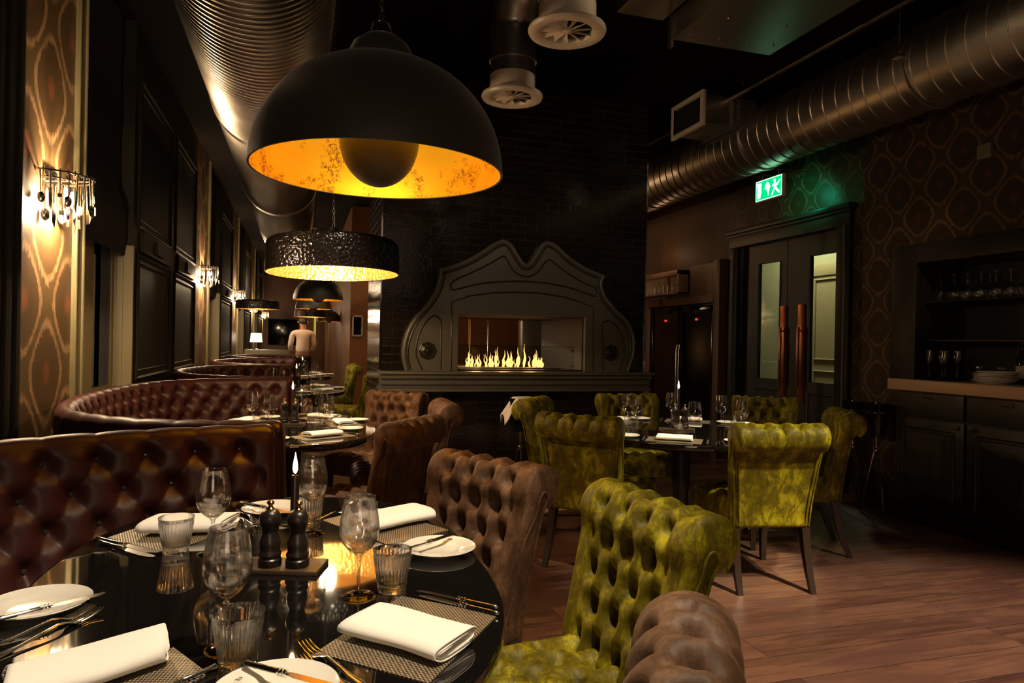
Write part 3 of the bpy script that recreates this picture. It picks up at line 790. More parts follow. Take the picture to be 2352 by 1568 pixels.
# ------------------------------------------------------------------ scroll-back tufted chairs
def chair_profile():
    """closed side outline of the back (y,z): front up, over the scroll, back down. seat faces +y"""
    P = [(-.170, .40), (-.180, .48), (-.205, .58), (-.232, .68), (-.252, .76)]
    c = (-.325, .812); r = .075
    for a in range(-5, 236, 15): P.append((c[0]+r*cos(radians(a)), c[1]+r*sin(radians(a))))
    P += [(-.345, .762), (-.325, .73), (-.305, .64), (-.285, .52), (-.270, .40), (-.262, .335), (-.18, .335)]
    return P
def build_chair(key, name, label):
    t = thing(name, label, 'chair')
    vm = MT[key]
    P = catmull([(a, b, 0) for a, b in chair_profile()], 6, closed=True)
    P, L = resample(P+[P[0]], .0092); P = P[:-1]; N = len(P)
    nr = []
    for i in range(N):
        d = P[(i+1) % N]-P[i-1]; nr.append(Vector((-d.y, d.x, 0)).normalized()*-1 if True else 0)
    # orientation: outward normal
    cen = sum(P, Vector())/N
    area = sum(P[i].x*P[(i+1) % N].y-P[(i+1) % N].x*P[i].y for i in range(N))
    sg = 1 if area > 0 else -1
    nr = [Vector(((P[(i+1) % N]-P[i-1]).y, -(P[(i+1) % N]-P[i-1]).x, 0)).normalized()*sg for i in range(N)]
    s = [0]
    for i in range(1, N): s.append(s[-1]+(P[i]-P[i-1]).length)
    # arc position of the scroll crown
    ic = max(range(N), key=lambda i: P[i].y); s0 = s[ic]
    iend = max((i for i in range(N) if i > ic and P[i].y > .745), default=ic+10)
    nx = 66; rows = []
    du, dw, R_ = .098, .092, 6
    for j in range(nx+1):
        # denser near the rounded ends
        q = -1+2*j/nx; e = abs(q)
        col = []
        for i in range(N):
            p = P[i]; z = p.y; hw = .207+.046*min(1, max(0, (z-.40)/.42))
            u = q*hw; ins = 0
            ed = (hw-abs(u)); er = .022
            if ed < er: ins = er*(1-sqrt(max(0, 1-((er-ed)/er)**2)))
            w = s0-s[i]                 # distance down the front from the crown
            onfront = i <= ic+0
            h = 0
            if i <= iend:
                hh = tuft(u, w+.012, du, dw, R_, .015, .046, .025)
                m_ = min(1, max(0, (ed-.062)/.018)); hh = hh*m_+.013*(1-m_)
                fade = 1
                if w < -.06: fade = max(0, 1-(-w-.06)/.10)
                if z < .47 and onfront: fade = max(0, (z-.40)/.07)
                h = hh*fade
            x = u
            d = h-ins*.8
            col.append((x, p.x+nr[i].x*d, p.y+nr[i].y*d))
        rows.append(col+[col[0]])
    m = MB(); m.grid(rows)
    for j in (0, nx):
        pts = rows[j][:-1]; base = [(x, y, z) for x, y, z in pts]
        tr = tessellate_polygon([[Vector((y, z, 0)) for x, y, z in pts]])
        m.add(base, tr)
    m.build('backrest', vm, t, angle=60)
    # piping down both sides of the back
    for sd in (-1, 1):
        Q = []
        for (y, z) in [(-.262, .34), (-.275, .46), (-.290, .58), (-.305, .68), (-.318, .745), (-.335, .79), (-.318, .815), (-.300, .80), (-.285, .74), (-.262, .66), (-.245, .56), (-.228, .46), (-.21, .40)]:
            hw = .207+.046*min(1, max(0, (z-.40)/.42)); Q.append((sd*(hw+.001), y+.02 if y > -.30 and z < .74 and len(Q) > 7 else y, z))
        MB().tube(catmull(Q, 4), .0045, 6).build('piping', vm, t)
        hw0 = .20
        MB().tube(catmull([(sd*.185, -.268, .345), (sd*.19, -.282, .46), (sd*.205, -.302, .60), (sd*.215, -.322, .72)], 4), .0035, 6).build('piping', vm, t)
    # seat
    m = MB(); ny, nx2 = 40, 40; rows = []
    for i in range(ny+1):
        y = -.19+.47*i/ny; row = []
        for j in range(nx2+1):
            q = -1+2*j/nx2; hw = .215+.03*i/ny; x = q*hw
            ex = min(hw-abs(x), .28-y, 1); er = .045
            dz = 0 if ex > er else er*.8*(1-sqrt(max(0, 1-((er-ex)/er)**2)))
            mm = min(1, max(0, (ex-.015)/.03))
            h = tuft(x, y+.16, .105, .088, 5, .018, .040, .024)*mm
            row.append((x, y, .465+h-dz))
        rows.append(row)
    m.grid(rows)
    bd = [rows[0][j] for j in range(nx2+1)]+[rows[i][nx2] for i in range(1, ny+1)]+[rows[ny][j] for j in range(nx2-1, -1, -1)]+[rows[i][0] for i in range(ny-1, 0, -1)]
    n = len(bd); lo = [(x*.985, y*.99, .335) for x, y, z in bd]; mid = [(x*1.01, y*1.01, .40) for x, y, z in bd]
    m.add(bd+mid+lo, [(k, (k+1) % n, n+(k+1) % n, n+k) for k in range(n)]+[(n+k, n+(k+1) % n, 2*n+(k+1) % n, 2*n+k) for k in range(n)]+[tuple(range(2*n, 3*n))])
    m.build('seat', vm, t, angle=60)
    for sx in (-1, 1):
        for (y0, y1, z1) in ((.24, .245, .345), (-.235, -.33, .345)):
            Q = [(sx*.195, y0, z1), (sx*.197, y0+(y1-y0)*.2, .22), (sx*.199, y0+(y1-y0)*.55, .10), (sx*.20, y1, 0)]
            mm = MB(); rws = []
            for k, (x, y, z) in enumerate(Q):
                w = .023-.003*k
                rws.append([(x-w, y-w, z), (x+w, y-w, z), (x+w, y+w, z), (x-w, y+w, z), (x-w, y-w, z)])
            mm.grid(rws); mm.add(rws[0][:4], [(0, 1, 2, 3)]); mm.add(rws[-1][:4], [(3, 2, 1, 0)])
            mm.build('leg', 'darkwood', t)
    return t
chG = build_chair('green', 'dining_chair', 'x'); chB = build_chair('brown', 'dining_chair', 'x')
GG, GB = 'green velvet chairs around the tables', 'brown velvet chairs around the tables'
used = set()
def chair(src, u, v, deg, label, z=.892, ridge=None):
    p = ridge or pt(u, v, z); r = radians(deg); f = Vector((-sin(r), cos(r), 0))
    o = Vector((p[0], p[1], 0))+f*.325
    g = GG if src is chG else GB
    if src not in used:
        used.add(src); kids_ = kids(src); KIDS[src.name] = [(k, []) for k in kids_]
        src.location = (o.x, o.y, 0); src.rotation_euler = (0, 0, r); src['label'] = label; src['group'] = g; return src
    return dup(src, (o.x, o.y, 0), r, label, g)
chair(chG, 1500, 1140, 97, 'bright green crushed velvet chair with tufted back and seat, pulled up to the front table')
chair(chG, 1330, 953, -48, 'green velvet chair seen from behind, plain dark back, left of the right table')
chair(chG, 1225, 917, -127, 'green velvet chair in side view by the brick chimney, farthest left at the right table', .885)
chair(chG, 1790, 974, -11, 'bright green velvet chair with its plain square back lit, nearest side of the right table')
chair(chG, 1938, 943, 61, 'green velvet chair in side view at the right end of the right table')
chair(chG, 1440, 911, 175, 'green velvet chair behind the right table, in front of the chimney corner', .87)
chair(chG, 1757, 912, 146, 'green velvet chair with tufted front, behind the right table before the double doors')
chair(chB, 1128, 1052, 120, 'brown velvet tufted chair at the far right of the front table')
chair(chB, 0, 0, 58, 'brown velvet chair cut off at the bottom edge, only its rolled top showing', ridge=(.488, .80))
chair(chB, 950, 962, 52, 'brown velvet chair seen from behind at the near right of the second booth table')
chair(chB, 912, 903, 140, 'brown velvet chair with tufted front, far right of the second booth table', .88)
chair(chB, 1024, 922, 88, 'brown velvet chair mostly hidden behind others, right of the second booth table')
chair(chG, 0, 0, 75, 'green velvet chair at the third booth table, seen over the second', ridge=(.86, 8.6))
chair(chG, 0, 0, 95, 'far green velvet chair at the fourth booth table', ridge=(.80, 10.8))
chair(chG, 0, 0, 80, 'farthest green velvet chair, at the fourth booth table', ridge=(.82, 11.6))

# ------------------------------------------------------------------ banquettes
def booth(ctrl, label, ztop=.955, buttons=True, ds=.0095, tufth=.016):
    """ctrl: plan points of the inner top edge; inside is on the left-hand side of travel"""
    P = catmull([(a, b, 0) for a, b in ctrl], 14); P, L = resample(P, ds); N = len(P)
    nrm = []
    for i in range(N):
        d = (P[min(i+1, N-1)]-P[max(i-1, 0)]).normalized(); nrm.append(Vector((-d.y, d.x, 0)))
    t = thing('leather_banquette', label, 'booth seat', (0, 0, 0), 0, 'oxblood leather booth seats')
    du, dw = .156, .105
    # cross section: inner face from seat up, over the roll, down the rear
    cs = []
    zt = ztop
    nfront = 44
    for k in range(nfront+1):
        f = k/nfront; z = .44+(zt-.055-.44)*f; cs.append((.10*(1-f), z, (zt-.085-z)))
    for a in range(10, 181, 17):
        cs.append((-.045+.045*cos(radians(a)), zt-.05+.05*sin(radians(a)), -.03))
    cs += [(-.092, zt-.09, None), (-.085, zt-.11, None), (-.085, .3, None), (-.085, 0.02, None)]
    rows = []
    for i in range(N):
        u = i*L/(N-1)-L/2; e = min(i, N-1-i)*L/(N-1); row = []
        endr = .035
        ins = 0 if e > endr else endr*(1-sqrt(max(0, 1-((endr-e)/endr)**2)))
        for k, (o, z, w) in enumerate(cs):
            h = 0
            if w is not None:
                if w >= -.0: h = tuft(u, w, du, dw, 4, tufth, .036, .034)
                else: h = tuft(u, 0 if k < nfront+1 else -.01, du, dw, 4, .010, .0, .02)
                if k <= nfront and w < .03: h = tuft(u, w, du, dw, 4, tufth, .036, .034)
                m_ = min(1, max(0, (e-.03)/.06)); h = h*m_+tufth*.8*(1-m_)
            oo = o+h-ins*(.9 if k <= nfront+5 else -.9)
            zz = z-(ins*.8 if k > nfront-2 and k < nfront+12 else 0)
            if nfront < k <= nfront+10: oo = o+h*.2; zz = z+h*.5-ins*.8
            row.append(tuple(P[i]+nrm[i]*oo+Vector((0, 0, zz))))
        rows.append(row)
    m = MB().grid(rows)
    for i in (0, N-1): m.add(rows[i], [tuple(range(len(rows[i])))] )
    m.build('backrest', 'leather', t, angle=70)
    # seat cushion
    sr = []
    for i in range(0, N, 4):
        a, n_ = P[i], nrm[i]
        sr.append([tuple(a+n_*o+Vector((0, 0, z))) for o, z in ((.05, .44), (.12, .475), (.42, .48), (.47, .465), (.49, .43), (.485, .34), (.46, .32), (.46, .06), (.40, .0), (.05, .0))])
    MB().grid(sr).build('seat_cushion', 'leather', t, angle=50)
    if buttons:
        me = BUT; cnt = []
        for q in range(4):
            for ii in range(int(-L/2/du)-1, int(L/2/du)+2):
                u = (ii+(q % 2)*.5)*du
                if abs(u) > L/2-.06: continue
                cnt.append((u, q))
        cnt = cnt[-98:] if len(cnt) > 98 else cnt
        for u, q in cnt:
            i = min(N-1, max(0, int(round((u+L/2)/(L/(N-1)))))); w = q*dw; z = zt-.085-w
            f = (z-.44)/(zt-.055-.44); o = .10*(1-f)-.030
            b = bpy.data.objects.new('button', me); COL.objects.link(b); b.parent = t
            b.location = P[i]+nrm[i]*o+Vector((0, 0, z)); b.rotation_euler = Vector(nrm[i]).to_track_quat('Z', 'Y').to_euler()
    return t
MT['button'] = simple('worn_leather_button', (.10, .075, .06), .18, .5)
BUT = MB().lathe([(.0085, 0), (.0085, .004), (.006, .008), (1e-5, .0095)], 12, cap=False).mesh('button', 'button')
booth([(-.085, 2.84), (-.30, 2.80), (-.56, 2.72), (-.85, 2.54), (-1.06, 2.25), (-1.15, 1.85), (-1.15, 1.3), (-1.15, .4)],
      'oxblood leather buttoned booth seat wrapping the front table, largest in view', ds=.008)
def ubooth(y0, y1, label, **k):
    return booth([(-.05, y0), (-.36, y0+.06), (-.66, y0+.20), (-.92, y0+.50), (-1.07, y0+.95), (-1.12, (y0+y1)/2), (-1.07, y1-.85), (-.90, y1-.30), (-.52, y1-.05), (-.08, y1)][::-1], label, **k)
ubooth(3.03, 6.08, 'curved oxblood leather booth seat around the second table')
ubooth(6.38, 9.05, 'third leather booth seat along the window wall, only its rolled tops showing', buttons=False, ds=.015)
ubooth(9.35, 11.9, 'fourth leather booth seat, a thin band of red tops beyond the third', buttons=False, ds=.02)
ubooth(12.2, 14.6, 'farthest leather booth seat, before the waiter', buttons=False, ds=.02)
# ------------------------------------------------------------------ tables
TZ = .75
def table(cx, cy, a, b, label, expo=2.5, n=96):
    t = thing('dining_table', label, 'table', (cx, cy, 0), 0, 'black lacquered dining tables')
    def ring(s, z):
        return [(s*a*math.copysign(abs(cos(q))**(2/expo), cos(q)), s*b*math.copysign(abs(sin(q))**(2/expo), sin(q)), z) for q in [2*pi*k/n for k in range(n)]]
    L = [ring(.9, TZ-.038), ring(.985, TZ-.038), ring(.996, TZ-.032), ring(1, TZ-.02), ring(1, TZ-.006), ring(.997, TZ-.001), ring(.993, TZ), ring(.985, TZ)]
    m = MB(); vs = sum(L, []); fs = [tuple(range(n-1, -1, -1)), tuple((len(L)-1)*n+k for k in range(n))]
    for i in range(len(L)-1):
        for k in range(n): fs.append((i*n+k, i*n+(k+1) % n, (i+1)*n+(k+1) % n, (i+1)*n+k))
    m.add(vs, fs); m.build('tabletop', 'lacquer', t, angle=30)
    MB().lathe([(.05, .03), (.05, .35), (.06, .45), (.055, .6), (.12, .70), (.14, .712)], 32).build('pedestal', 'black', t)
    MB().lathe([(.26, 0), (.26, .012), (.20, .03), (.06, .06)], 40).build('base', 'black', t)
    return t
table(-.056, 1.74, .50, .775, 'large rounded black gloss table in the foreground laid for four')
table(-.04, 4.50, .50, .78, 'second black gloss table in the curved leather booth, laid for four')
table(2.37, 3.99, .70, .70, 'round black table with green chairs in front of the chimney', 2)
table(-.03, 7.75, .50, .72, 'third booth table, seen edge on beyond the second')
table(.0, 10.7, .50, .70, 'fourth booth table, small in the distance with candlelight')

# ------------------------------------------------------------------ tableware
def wine_glass(label='x'):
    o = [(1e-5, .0), (.033, 0), (.0365, .001), (.0365, .0025), (.028, .004), (.012, .008), (.0055, .014), (.0038, .022), (.0036, .05), (.0038, .078), (.006, .088), (.014, .094), (.026, .104), (.036, .118), (.0415, .136), (.042, .150), (.040, .170), (.0365, .190), (.0325, .212), (.0322, .214), (.0312, .212)]
    i_ = [(.0352, .190), (.0388, .170), (.0408, .150), (.0403, .136), (.0348, .119), (.025, .106), (.013, .0965), (.004, .0935), (1e-5, .093)]
    return MB().lathe(o+i_, 56, cap=False)
def tumbler():
    fl = lambda a, z: 1+(.022*cos(a*30) if .022 < z < .076 else 0)
    o = [(1e-5, .001), (.029, 0), (.031, .002), (.0315, .010), (.0325, .020), (.0328, .024), (.0345, .035), (.0368, .050), (.0392, .066), (.0405, .0745), (.0412, .080), (.0425, .0895), (.0423, .0905), (.0408, .0895)]
    i_ = [(.0392, .078), (.0360, .055), (.0325, .030), (.0305, .020), (.026, .0175), (1e-5, .0165)]
    m = MB().lathe(o, 180, rmod=fl, cap=False); 
    m2 = MB().lathe([o[-1]]+i_, 180, cap=False); m.v += m2.v; off = len(m.v)-len(m2.v); m.f += [tuple(i+off for i in f) for f in m2.f]
    return m
def plate(r=.094):
    k = r/.094
    return MB().lathe([(1e-5, .004), (.05*k, .004), (.056*k, .006), (.062*k, .010), (.076*k, .0135), (.092*k, .0175), (r, .019), (r+.0012, .018), (r, .0165), (.076*k, .0105), (.06*k, .005), (.055*k, 0), (.05*k, .0), (.048*k, .002), (1e-5, .002)], 72, cap=False)
def ribbon(P, W, T, m):
    """flat bar along P with widths W and thickness T"""
    rows = []
    for (x, y, z), w, th in zip(P, W, T):
        rows.append([(x, -w, z), (x, -w*.6, z+th*.8), (x, 0, z+th), (x, w*.6, z+th*.8), (x, w, z), (x, w*.6, z-th*.6), (x, -w*.6, z-th*.6), (x, -w, z)])
    m.grid(rows); m.add(rows[0][:7], [tuple(range(6, -1, -1))]); m.add(rows[-1][:7], [tuple(range(7))])
    return m
def fork():
    m = MB()
    ribbon([(0, 0, .004), (.01, 0, .005), (.05, 0, .006), (.09, 0, .010), (.12, 0, .013), (.135, 0, .010), (.145, 0, .006), (.16, 0, .004)],
           [.004, .0085, .0065, .004, .0032, .006, .0115, .0125], [.001, .0025, .0022, .0022, .002, .0015, .0012, .001], m)
    for k in range(4):
        y = -.0105+.007*k
        m.tube([(.157, y, .004), (.175, y, .005), (.195, y*.95, .010), (.203, y*.93, .013)], [.0018, .0016, .0014, .0008], 6)
    return m
def knife():
    m = MB()
    ribbon([(0, 0, .006), (.004, 0, .006), (.02, 0, .006), (.05, 0, .006), (.085, 0, .006), (.092, 0, .006)], [.004, .0075, .006, .0058, .0068, .004], [.003, .006, .005, .005, .0052, .003], m)
    for x in (.088, .096, .104): m.tube([(x-.002, 0, .006), (x+.002, 0, .006)], .0068, 10)
    ribbon([(.10, 0, .006), (.112, 0, .006)], [.004, .005], [.003, .002], m)
    rows = [[(x, -w, .006), (x, h, .0075), (x, h, .0045), (x, -w, .006)] for x, w, h in ((.11, .005, .006), (.13, .009, .007), (.18, .010, .007), (.205, .008, .007), (.222, 0.000, .006))]
    m.grid(rows)
    return m
def napkin_mesh(L=.215, W=.125, T=.034, turns=2, tw=.0):
    """flat-rolled linen: a cloth strip spiralled with a rounded fold"""
    m = MB(); path = []
    layers = [(W/2, T/2), (W/2*.93, T/2*.70), (W/2*.84, T/2*.40)]
    for i, (a, b) in enumerate(layers):
        for k in range(24):
            q = pi*.02+2*pi*k/24; f = k/24
            nxt = layers[min(i+1, 2)]; aa = a+(nxt[0]-a)*f; bb = b+(nxt[1]-b)*f
            path.append((aa*math.copysign(abs(cos(q))**.5, cos(q)), bb*math.copysign(abs(sin(q))**.95, sin(q))))
    path = path[::-1]
    rows = []; N = 18
    for j in range(N+1):
        s = j/N; x = -L/2+L*s
        c = 1+.04*sin(s*7+tw*3); sh = .003*sin(s*5+tw)
        row = []
        for k, (y, z) in enumerate(path):
            skew = (y/W)*tw*.02
            ex = .004*sin(k*.5) if j in (0, N) else 0
            row.append((x+skew+ex, y*c+sh, T/2+z*(1+.05*sin(s*9+k*.2)) ))
        rows.append(row)
    m.grid(rows)
    return m
def mill():
    return MB().lathe([(1e-5, 0), (.026, 0), (.0272, .003), (.0272, .016), (.0245, .019), (.0245, .022), (.0262, .026), (.0262, .030), (.0235, .034), (.0225, .038), (.0245, .050), (.0240, .058), (.0205, .070), (.0180, .078), (.0185, .084), (.0200, .087), (.0195, .090), (.0215, .094), (.0245, .104), (.0248, .112), (.0225, .122), (.016, .130), (.008, .133), (1e-5, .1335)], 40, cap=False)
tw_src = {}
def mk(kind, label='x'):
    names = dict(wine=('wine_glass', 'wine glass'), tumbler=('water_tumbler', 'tumbler'), plate=('side_plate', 'plate'), fork=('fork', 'fork'), knife=('knife', 'knife'),
                 napkin=('linen_napkin', 'napkin'), napkin2=('linen_napkin', 'napkin'), far_wine=('wine_glass', 'wine glass'), far_tumbler=('water_tumbler', 'tumbler'), butter=('butter_knife', 'knife'))
    if kind not in tw_src:
        fn, mt = dict(wine=(wine_glass, 'glass'), far_wine=(wine_glass, 'thinglass'), tumbler=(tumbler, 'ribglass'), far_tumbler=(tumbler, 'thinglass'), plate=(plate, 'china'), fork=(fork, 'silver'), knife=(knife, 'silver'), butter=(knife, 'silver'),
                      napkin=(lambda: napkin_mesh(), 'linen'), napkin2=(lambda: napkin_mesh(.20, .11, .038, tw=1.5), 'linen'))[kind]
        tw_src[kind] = fn().mesh(names[kind][0], mt, True, 50 if kind not in ('napkin', 'napkin2') else 80)
        if kind.startswith('nap'): pass
    o = bpy.data.objects.new(names[kind][0], tw_src[kind]); COL.objects.link(o)
    if kind.startswith('nap'):
        md = o.modifiers.new('cloth', 'SOLIDIFY'); md.thickness = .0022
    o['category'] = names[kind][1]
    return o
GR = dict(wine='wine glasses on the tables', far_wine='wine glasses on the tables', tumbler='ribbed tumblers on the tables', far_tumbler='ribbed tumblers on the tables', plate='white side plates', fork='silver forks', knife='silver table knives', butter='silver butter knives', napkin='rolled linen napkins', napkin2='rolled linen napkins')
def put(kind, p, label, rz=0, z=None, sc=1, tilt=None):
    o = mk(kind); o.location = (p[0], p[1], TZ if z is None else z); o.rotation_euler = tilt or (0, 0, rz); o.scale = (sc, sc, sc)
    o['label'] = label; o['group'] = GR[kind]; return o
def seg(kind, A, B, label, z=None, full=None):
    """cutlery from handle end pixel A to tip pixel B on the table plane"""
    a, b = pt(*A, z or TZ), pt(*B, z or TZ); d = b-a; L0 = full or dict(fork=.203, knife=.222, butter=.222)[kind]
    o = put(kind, a, label, atan2(d.y, d.x), z, 1); s = min(1.12, max(.7, d.length/L0)); o.scale = (s, s, 1); return o
def mat_quad(px, label):
    P = [pt(*q, TZ) for q in px]; c = sum(P, Vector())/4; d = (P[1]-P[0]); an = atan2(d.y, d.x)
    R = Matrix.Rotation(-an, 3, 'Z'); loc = [R @ (p-c) for p in P]
    m = MB(); vs = [(p.x, p.y, .0) for p in loc]+[(p.x, p.y, .0022) for p in loc]
    m.add(vs, [(0, 3, 2, 1), (4, 5, 6, 7), (0, 1, 5, 4), (1, 2, 6, 5), (2, 3, 7, 6), (3, 0, 4, 7)])
    o = m.build('placemat', 'woven', smooth=False); o.location = (c.x, c.y, TZ); o.rotation_euler = (0, 0, an)
    return tag(o, label, 'placemat', 'woven placemats')
# front table, placed from the photograph's positions on the table top
mat_quad([(725, 1500), (922, 1370), (1143, 1414), (985, 1572)], 'woven bronze placemat under the napkin at the front right of the front table')
mat_quad([(740, 1195), (862, 1166), (1030, 1218), (893, 1253)], 'woven grey-brown placemat at the far right of the front table')
mat_quad([(247, 1236), (400, 1184), (548, 1208), (388, 1272)], 'striped woven placemat at the far left of the front table')
mat_quad([(398, 1488), (478, 1548), (120, 1760), (-60, 1640)], 'woven bronze placemat cut off at the bottom left corner')
def nap(A, B, kind, label, sc=1, z=TZ+.002):
    a, b = pt(*A, z), pt(*B, z); c = (a+b)/2; d = b-a
    o = put(kind, c, label, atan2(d.y, d.x), z); k = d.length/(.215 if kind == 'napkin' else .20); o.scale = (k, sc, sc); return o
nap((830, 1440), (1052, 1500), 'napkin', 'cream linen napkin rolled flat on the front right placemat', 1.05)
nap((826, 1218), (968, 1187), 'napkin', 'bright white napkin folded at the far right place of the front table', 1.15)
nap((342, 1222), (530, 1216), 'napkin2', 'loosely rolled napkin behind the ribbed tumbler at the far left place', 1.15)
nap((5, 1618), (378, 1502), 'napkin2', 'cream napkin roll filling the bottom left corner', 1.1)
pl = []
for (u, v), lab in (((1008, 1268), 'white side plate at the right edge of the front table'), ((86, 1400), 'white side plate with a knife across it at the left edge of the front table'),
                    ((632, 1604), 'white side plate cut off at the bottom edge, beside the ribbed tumbler'), ((628, 1176), 'white side plate behind the candle on the front table')):
    pl.append(put('plate', pt(u, v, TZ), lab))
p = pt(205, 1368, TZ+.018)
def emblem(pp, rz, parent):
    m = MB()
    m.tube([(-.006, 0, 0), (-.003, .003, 0), (0, 0, 0), (.003, .004, 0), (.007, .001, 0)], .0006, 5).tube([(-.004, -.003, 0), (.005, -.002, 0)], .0005, 5)
    o = m.build('emblem', 'black', parent); o.location = pp; o.rotation_euler = (0, 0, rz); return o
q = pt(86, 1400, TZ); emblem((p.x-q.x, p.y-q.y, .0175), -.6, pl[1]); 
q = pt(632, 1604, TZ); p = pt(548, 1558, TZ+.018); emblem((p.x-q.x, p.y-q.y, .0172), .6, pl[2])
for (u, v), lab in (((823, 1370), 'wine glass at the front right, beside the water tumbler and cream napkin'), ((520, 1488), 'large wine glass standing behind the nearest ribbed tumbler'),
                    ((488, 1272), 'wine glass in front of the buttoned booth, behind the left napkin'), ((716, 1226), 'wine glass just right of the lit candle on the front table')):
    put('wine', pt(u, v, TZ), lab)
for (u, v), lab in (((900, 1355), 'ribbed tumbler beside the right wine glass, golden reflection in it'), ((546, 1526), 'nearest ribbed water tumbler at the bottom of the picture'),
                    ((404, 1268), 'ribbed tumbler in front of the left placemat'), ((711, 1202), 'ribbed tumbler behind the pepper mills and candle')):
    put('tumbler', pt(u, v, TZ), lab, random.random())
PZ = TZ+.020
o = seg('butter', (1040, 1232), (905, 1275), 'knife lying across the far right side plate', PZ)
o = seg('butter', (-15, 1432), (243, 1368), 'silver knife lying across the left side plate', PZ)
o = seg('butter', (562, 1530), (770, 1585), 'silver knife lying across the side plate at the bottom edge', PZ)
o = seg('butter', (552, 1158), (690, 1186), 'knife lying on the plate behind the candle', PZ)
seg('fork', (845, 1590), (697, 1486), 'nearest pair of forks by the cream napkin, the upper one')
seg('fork', (832, 1610), (692, 1518), 'nearest pair of forks by the cream napkin, the lower one')
seg('knife', (1143, 1402), (960, 1362), 'upper of the two knives above the front right placemat')
seg('knife', (1145, 1416), (965, 1372), 'lower of the two knives, along the edge of the front right placemat')
seg('fork', (-40, 1500), (212, 1402), 'left fork of the pair below the left side plate')
seg('fork', (-30, 1525), (258, 1393), 'right fork of the pair, tines nearest the table centre on the left')
seg('knife', (222, 1240), (362, 1274), 'upper knife at the tip of the far left placemat')
seg('knife', (226, 1248), (352, 1284), 'lower knife beside the far left placemat')
seg('fork', (530, 1180), (590, 1222), 'dark silver fork left of the first pepper mill')
seg('fork', (545, 1172), (604, 1214), 'dark silver fork nearest the first pepper mill')
seg('knife', (1036, 1228), (880, 1262), 'knife at the near edge of the far right placemat')
seg('fork', (722, 1198), (800, 1176), 'gold-lit fork at the tip of the far right placemat')
seg('knife', (498, 1538), (400, 1580), 'black-reflecting knife at the edge of the bottom left placemat')
# board, mills and candle
def cruet(cx, cy, rz, labs, cand_h=.215, lit=5.0, k=1.0, flame='flame'):
    M = Txf((cx, cy, TZ), rz)
    b = MB().bbox(-.115, .095, -.05, .05, 0, .011, .002).build('serving_board', 'board', loc=(cx, cy, TZ), rot=(0, 0, rz))
    tag(b, labs[0], 'board', 'wooden boards under the mills')
    zb = TZ+.011
    for i, dx in enumerate((-.038, .028)):
        w = M @ Vector((dx+.01, -.012, 0))
        t = thing('pepper_mill', labs[1+i], 'mill', (w.x, w.y, zb), 0, 'black wooden mills')
        mk_mill(t)
    w = M @ Vector((.012, .040, 0))
    c = thing('candle', labs[3], 'candle', (w.x, w.y, TZ+.0), 0, 'lit taper candles')
    MB().lathe([(1e-5, 0), (.022, 0), (.022, .004), (.014, .010), (.0125, .03), (.0105, .032), (.0098, cand_h-.004), (.008, cand_h), (1e-5, cand_h-.002)], 20, cap=False).build('candle_stick', 'wax', c)
    MB().tube([(0, 0, cand_h-.003), (.0006, 0, cand_h+.008)], .0009, 6).build('wick', 'black', c)
    MB().lathe([(1e-5, cand_h+.003), (.0035, cand_h+.006), (.0062, cand_h+.014), (.0058, cand_h+.024), (.0035, cand_h+.038), (.0012, cand_h+.050), (1e-5, cand_h+.056)], 16, cap=False).build('candle_flame', flame, c)
    light('candle_light', 'POINT', (w.x, w.y, TZ+cand_h+.028), lit, (1, .60, .26), .006)
MILL = {}
def mk_mill(t):
    if not MILL:
        MILL['b'] = mill().mesh('mill_body', 'millblack'); MILL['k'] = MB().lathe([(.009, .131), (.010, .134), (.0055, .138), (.0045, .142), (.008, .145), (.009, .149), (.006, .153), (1e-5, .154)], 20, cap=False).mesh('brass_knob', 'brass')
    for k, nme in (('b', 'mill_body'), ('k', 'brass_knob')):
        o = bpy.data.objects.new(nme, MILL[k]); COL.objects.link(o); o.parent = t
bc = pt(650, 1305, TZ)
cruet(bc.x, bc.y, -TH-.02, ['thin wooden board under the pepper mills on the front table', 'black pepper mill with brass knob, left of the pair on the front table', 'black pepper mill with brass knob, right of the pair in front of the candle', 'lit dark taper candle behind the mills on the front table'], lit=3.0)
c2 = pt(700, 985, TZ); 
cruet(-.06, 4.62, -.2, ['thin board under the mills on the second booth table', 'left black mill on the second booth table', 'right black mill on the second booth table', 'lit taper candle on the second booth table'], .215, 2.5)
cruet(2.35, 4.00, -.2, ['thin board under the mills on the round table with green chairs', 'left black mill on the round table with green chairs', 'right black mill on the round table with green chairs', 'lit taper candle on the round table with green chairs'], .26, 2.5)
cruet(-.05, 7.9, -.1, ['thin board under the mills on the third booth table', 'left mill on the third booth table', 'right mill on the third booth table', 'lit taper candle on the third booth table'], .21, 2)
cruet(.02, 10.8, -.1, ['thin board under the mills on the fourth booth table', 'left mill on the fourth booth table', 'right mill on the fourth booth table', 'lit taper candle on the fourth booth table'], .21, 2)

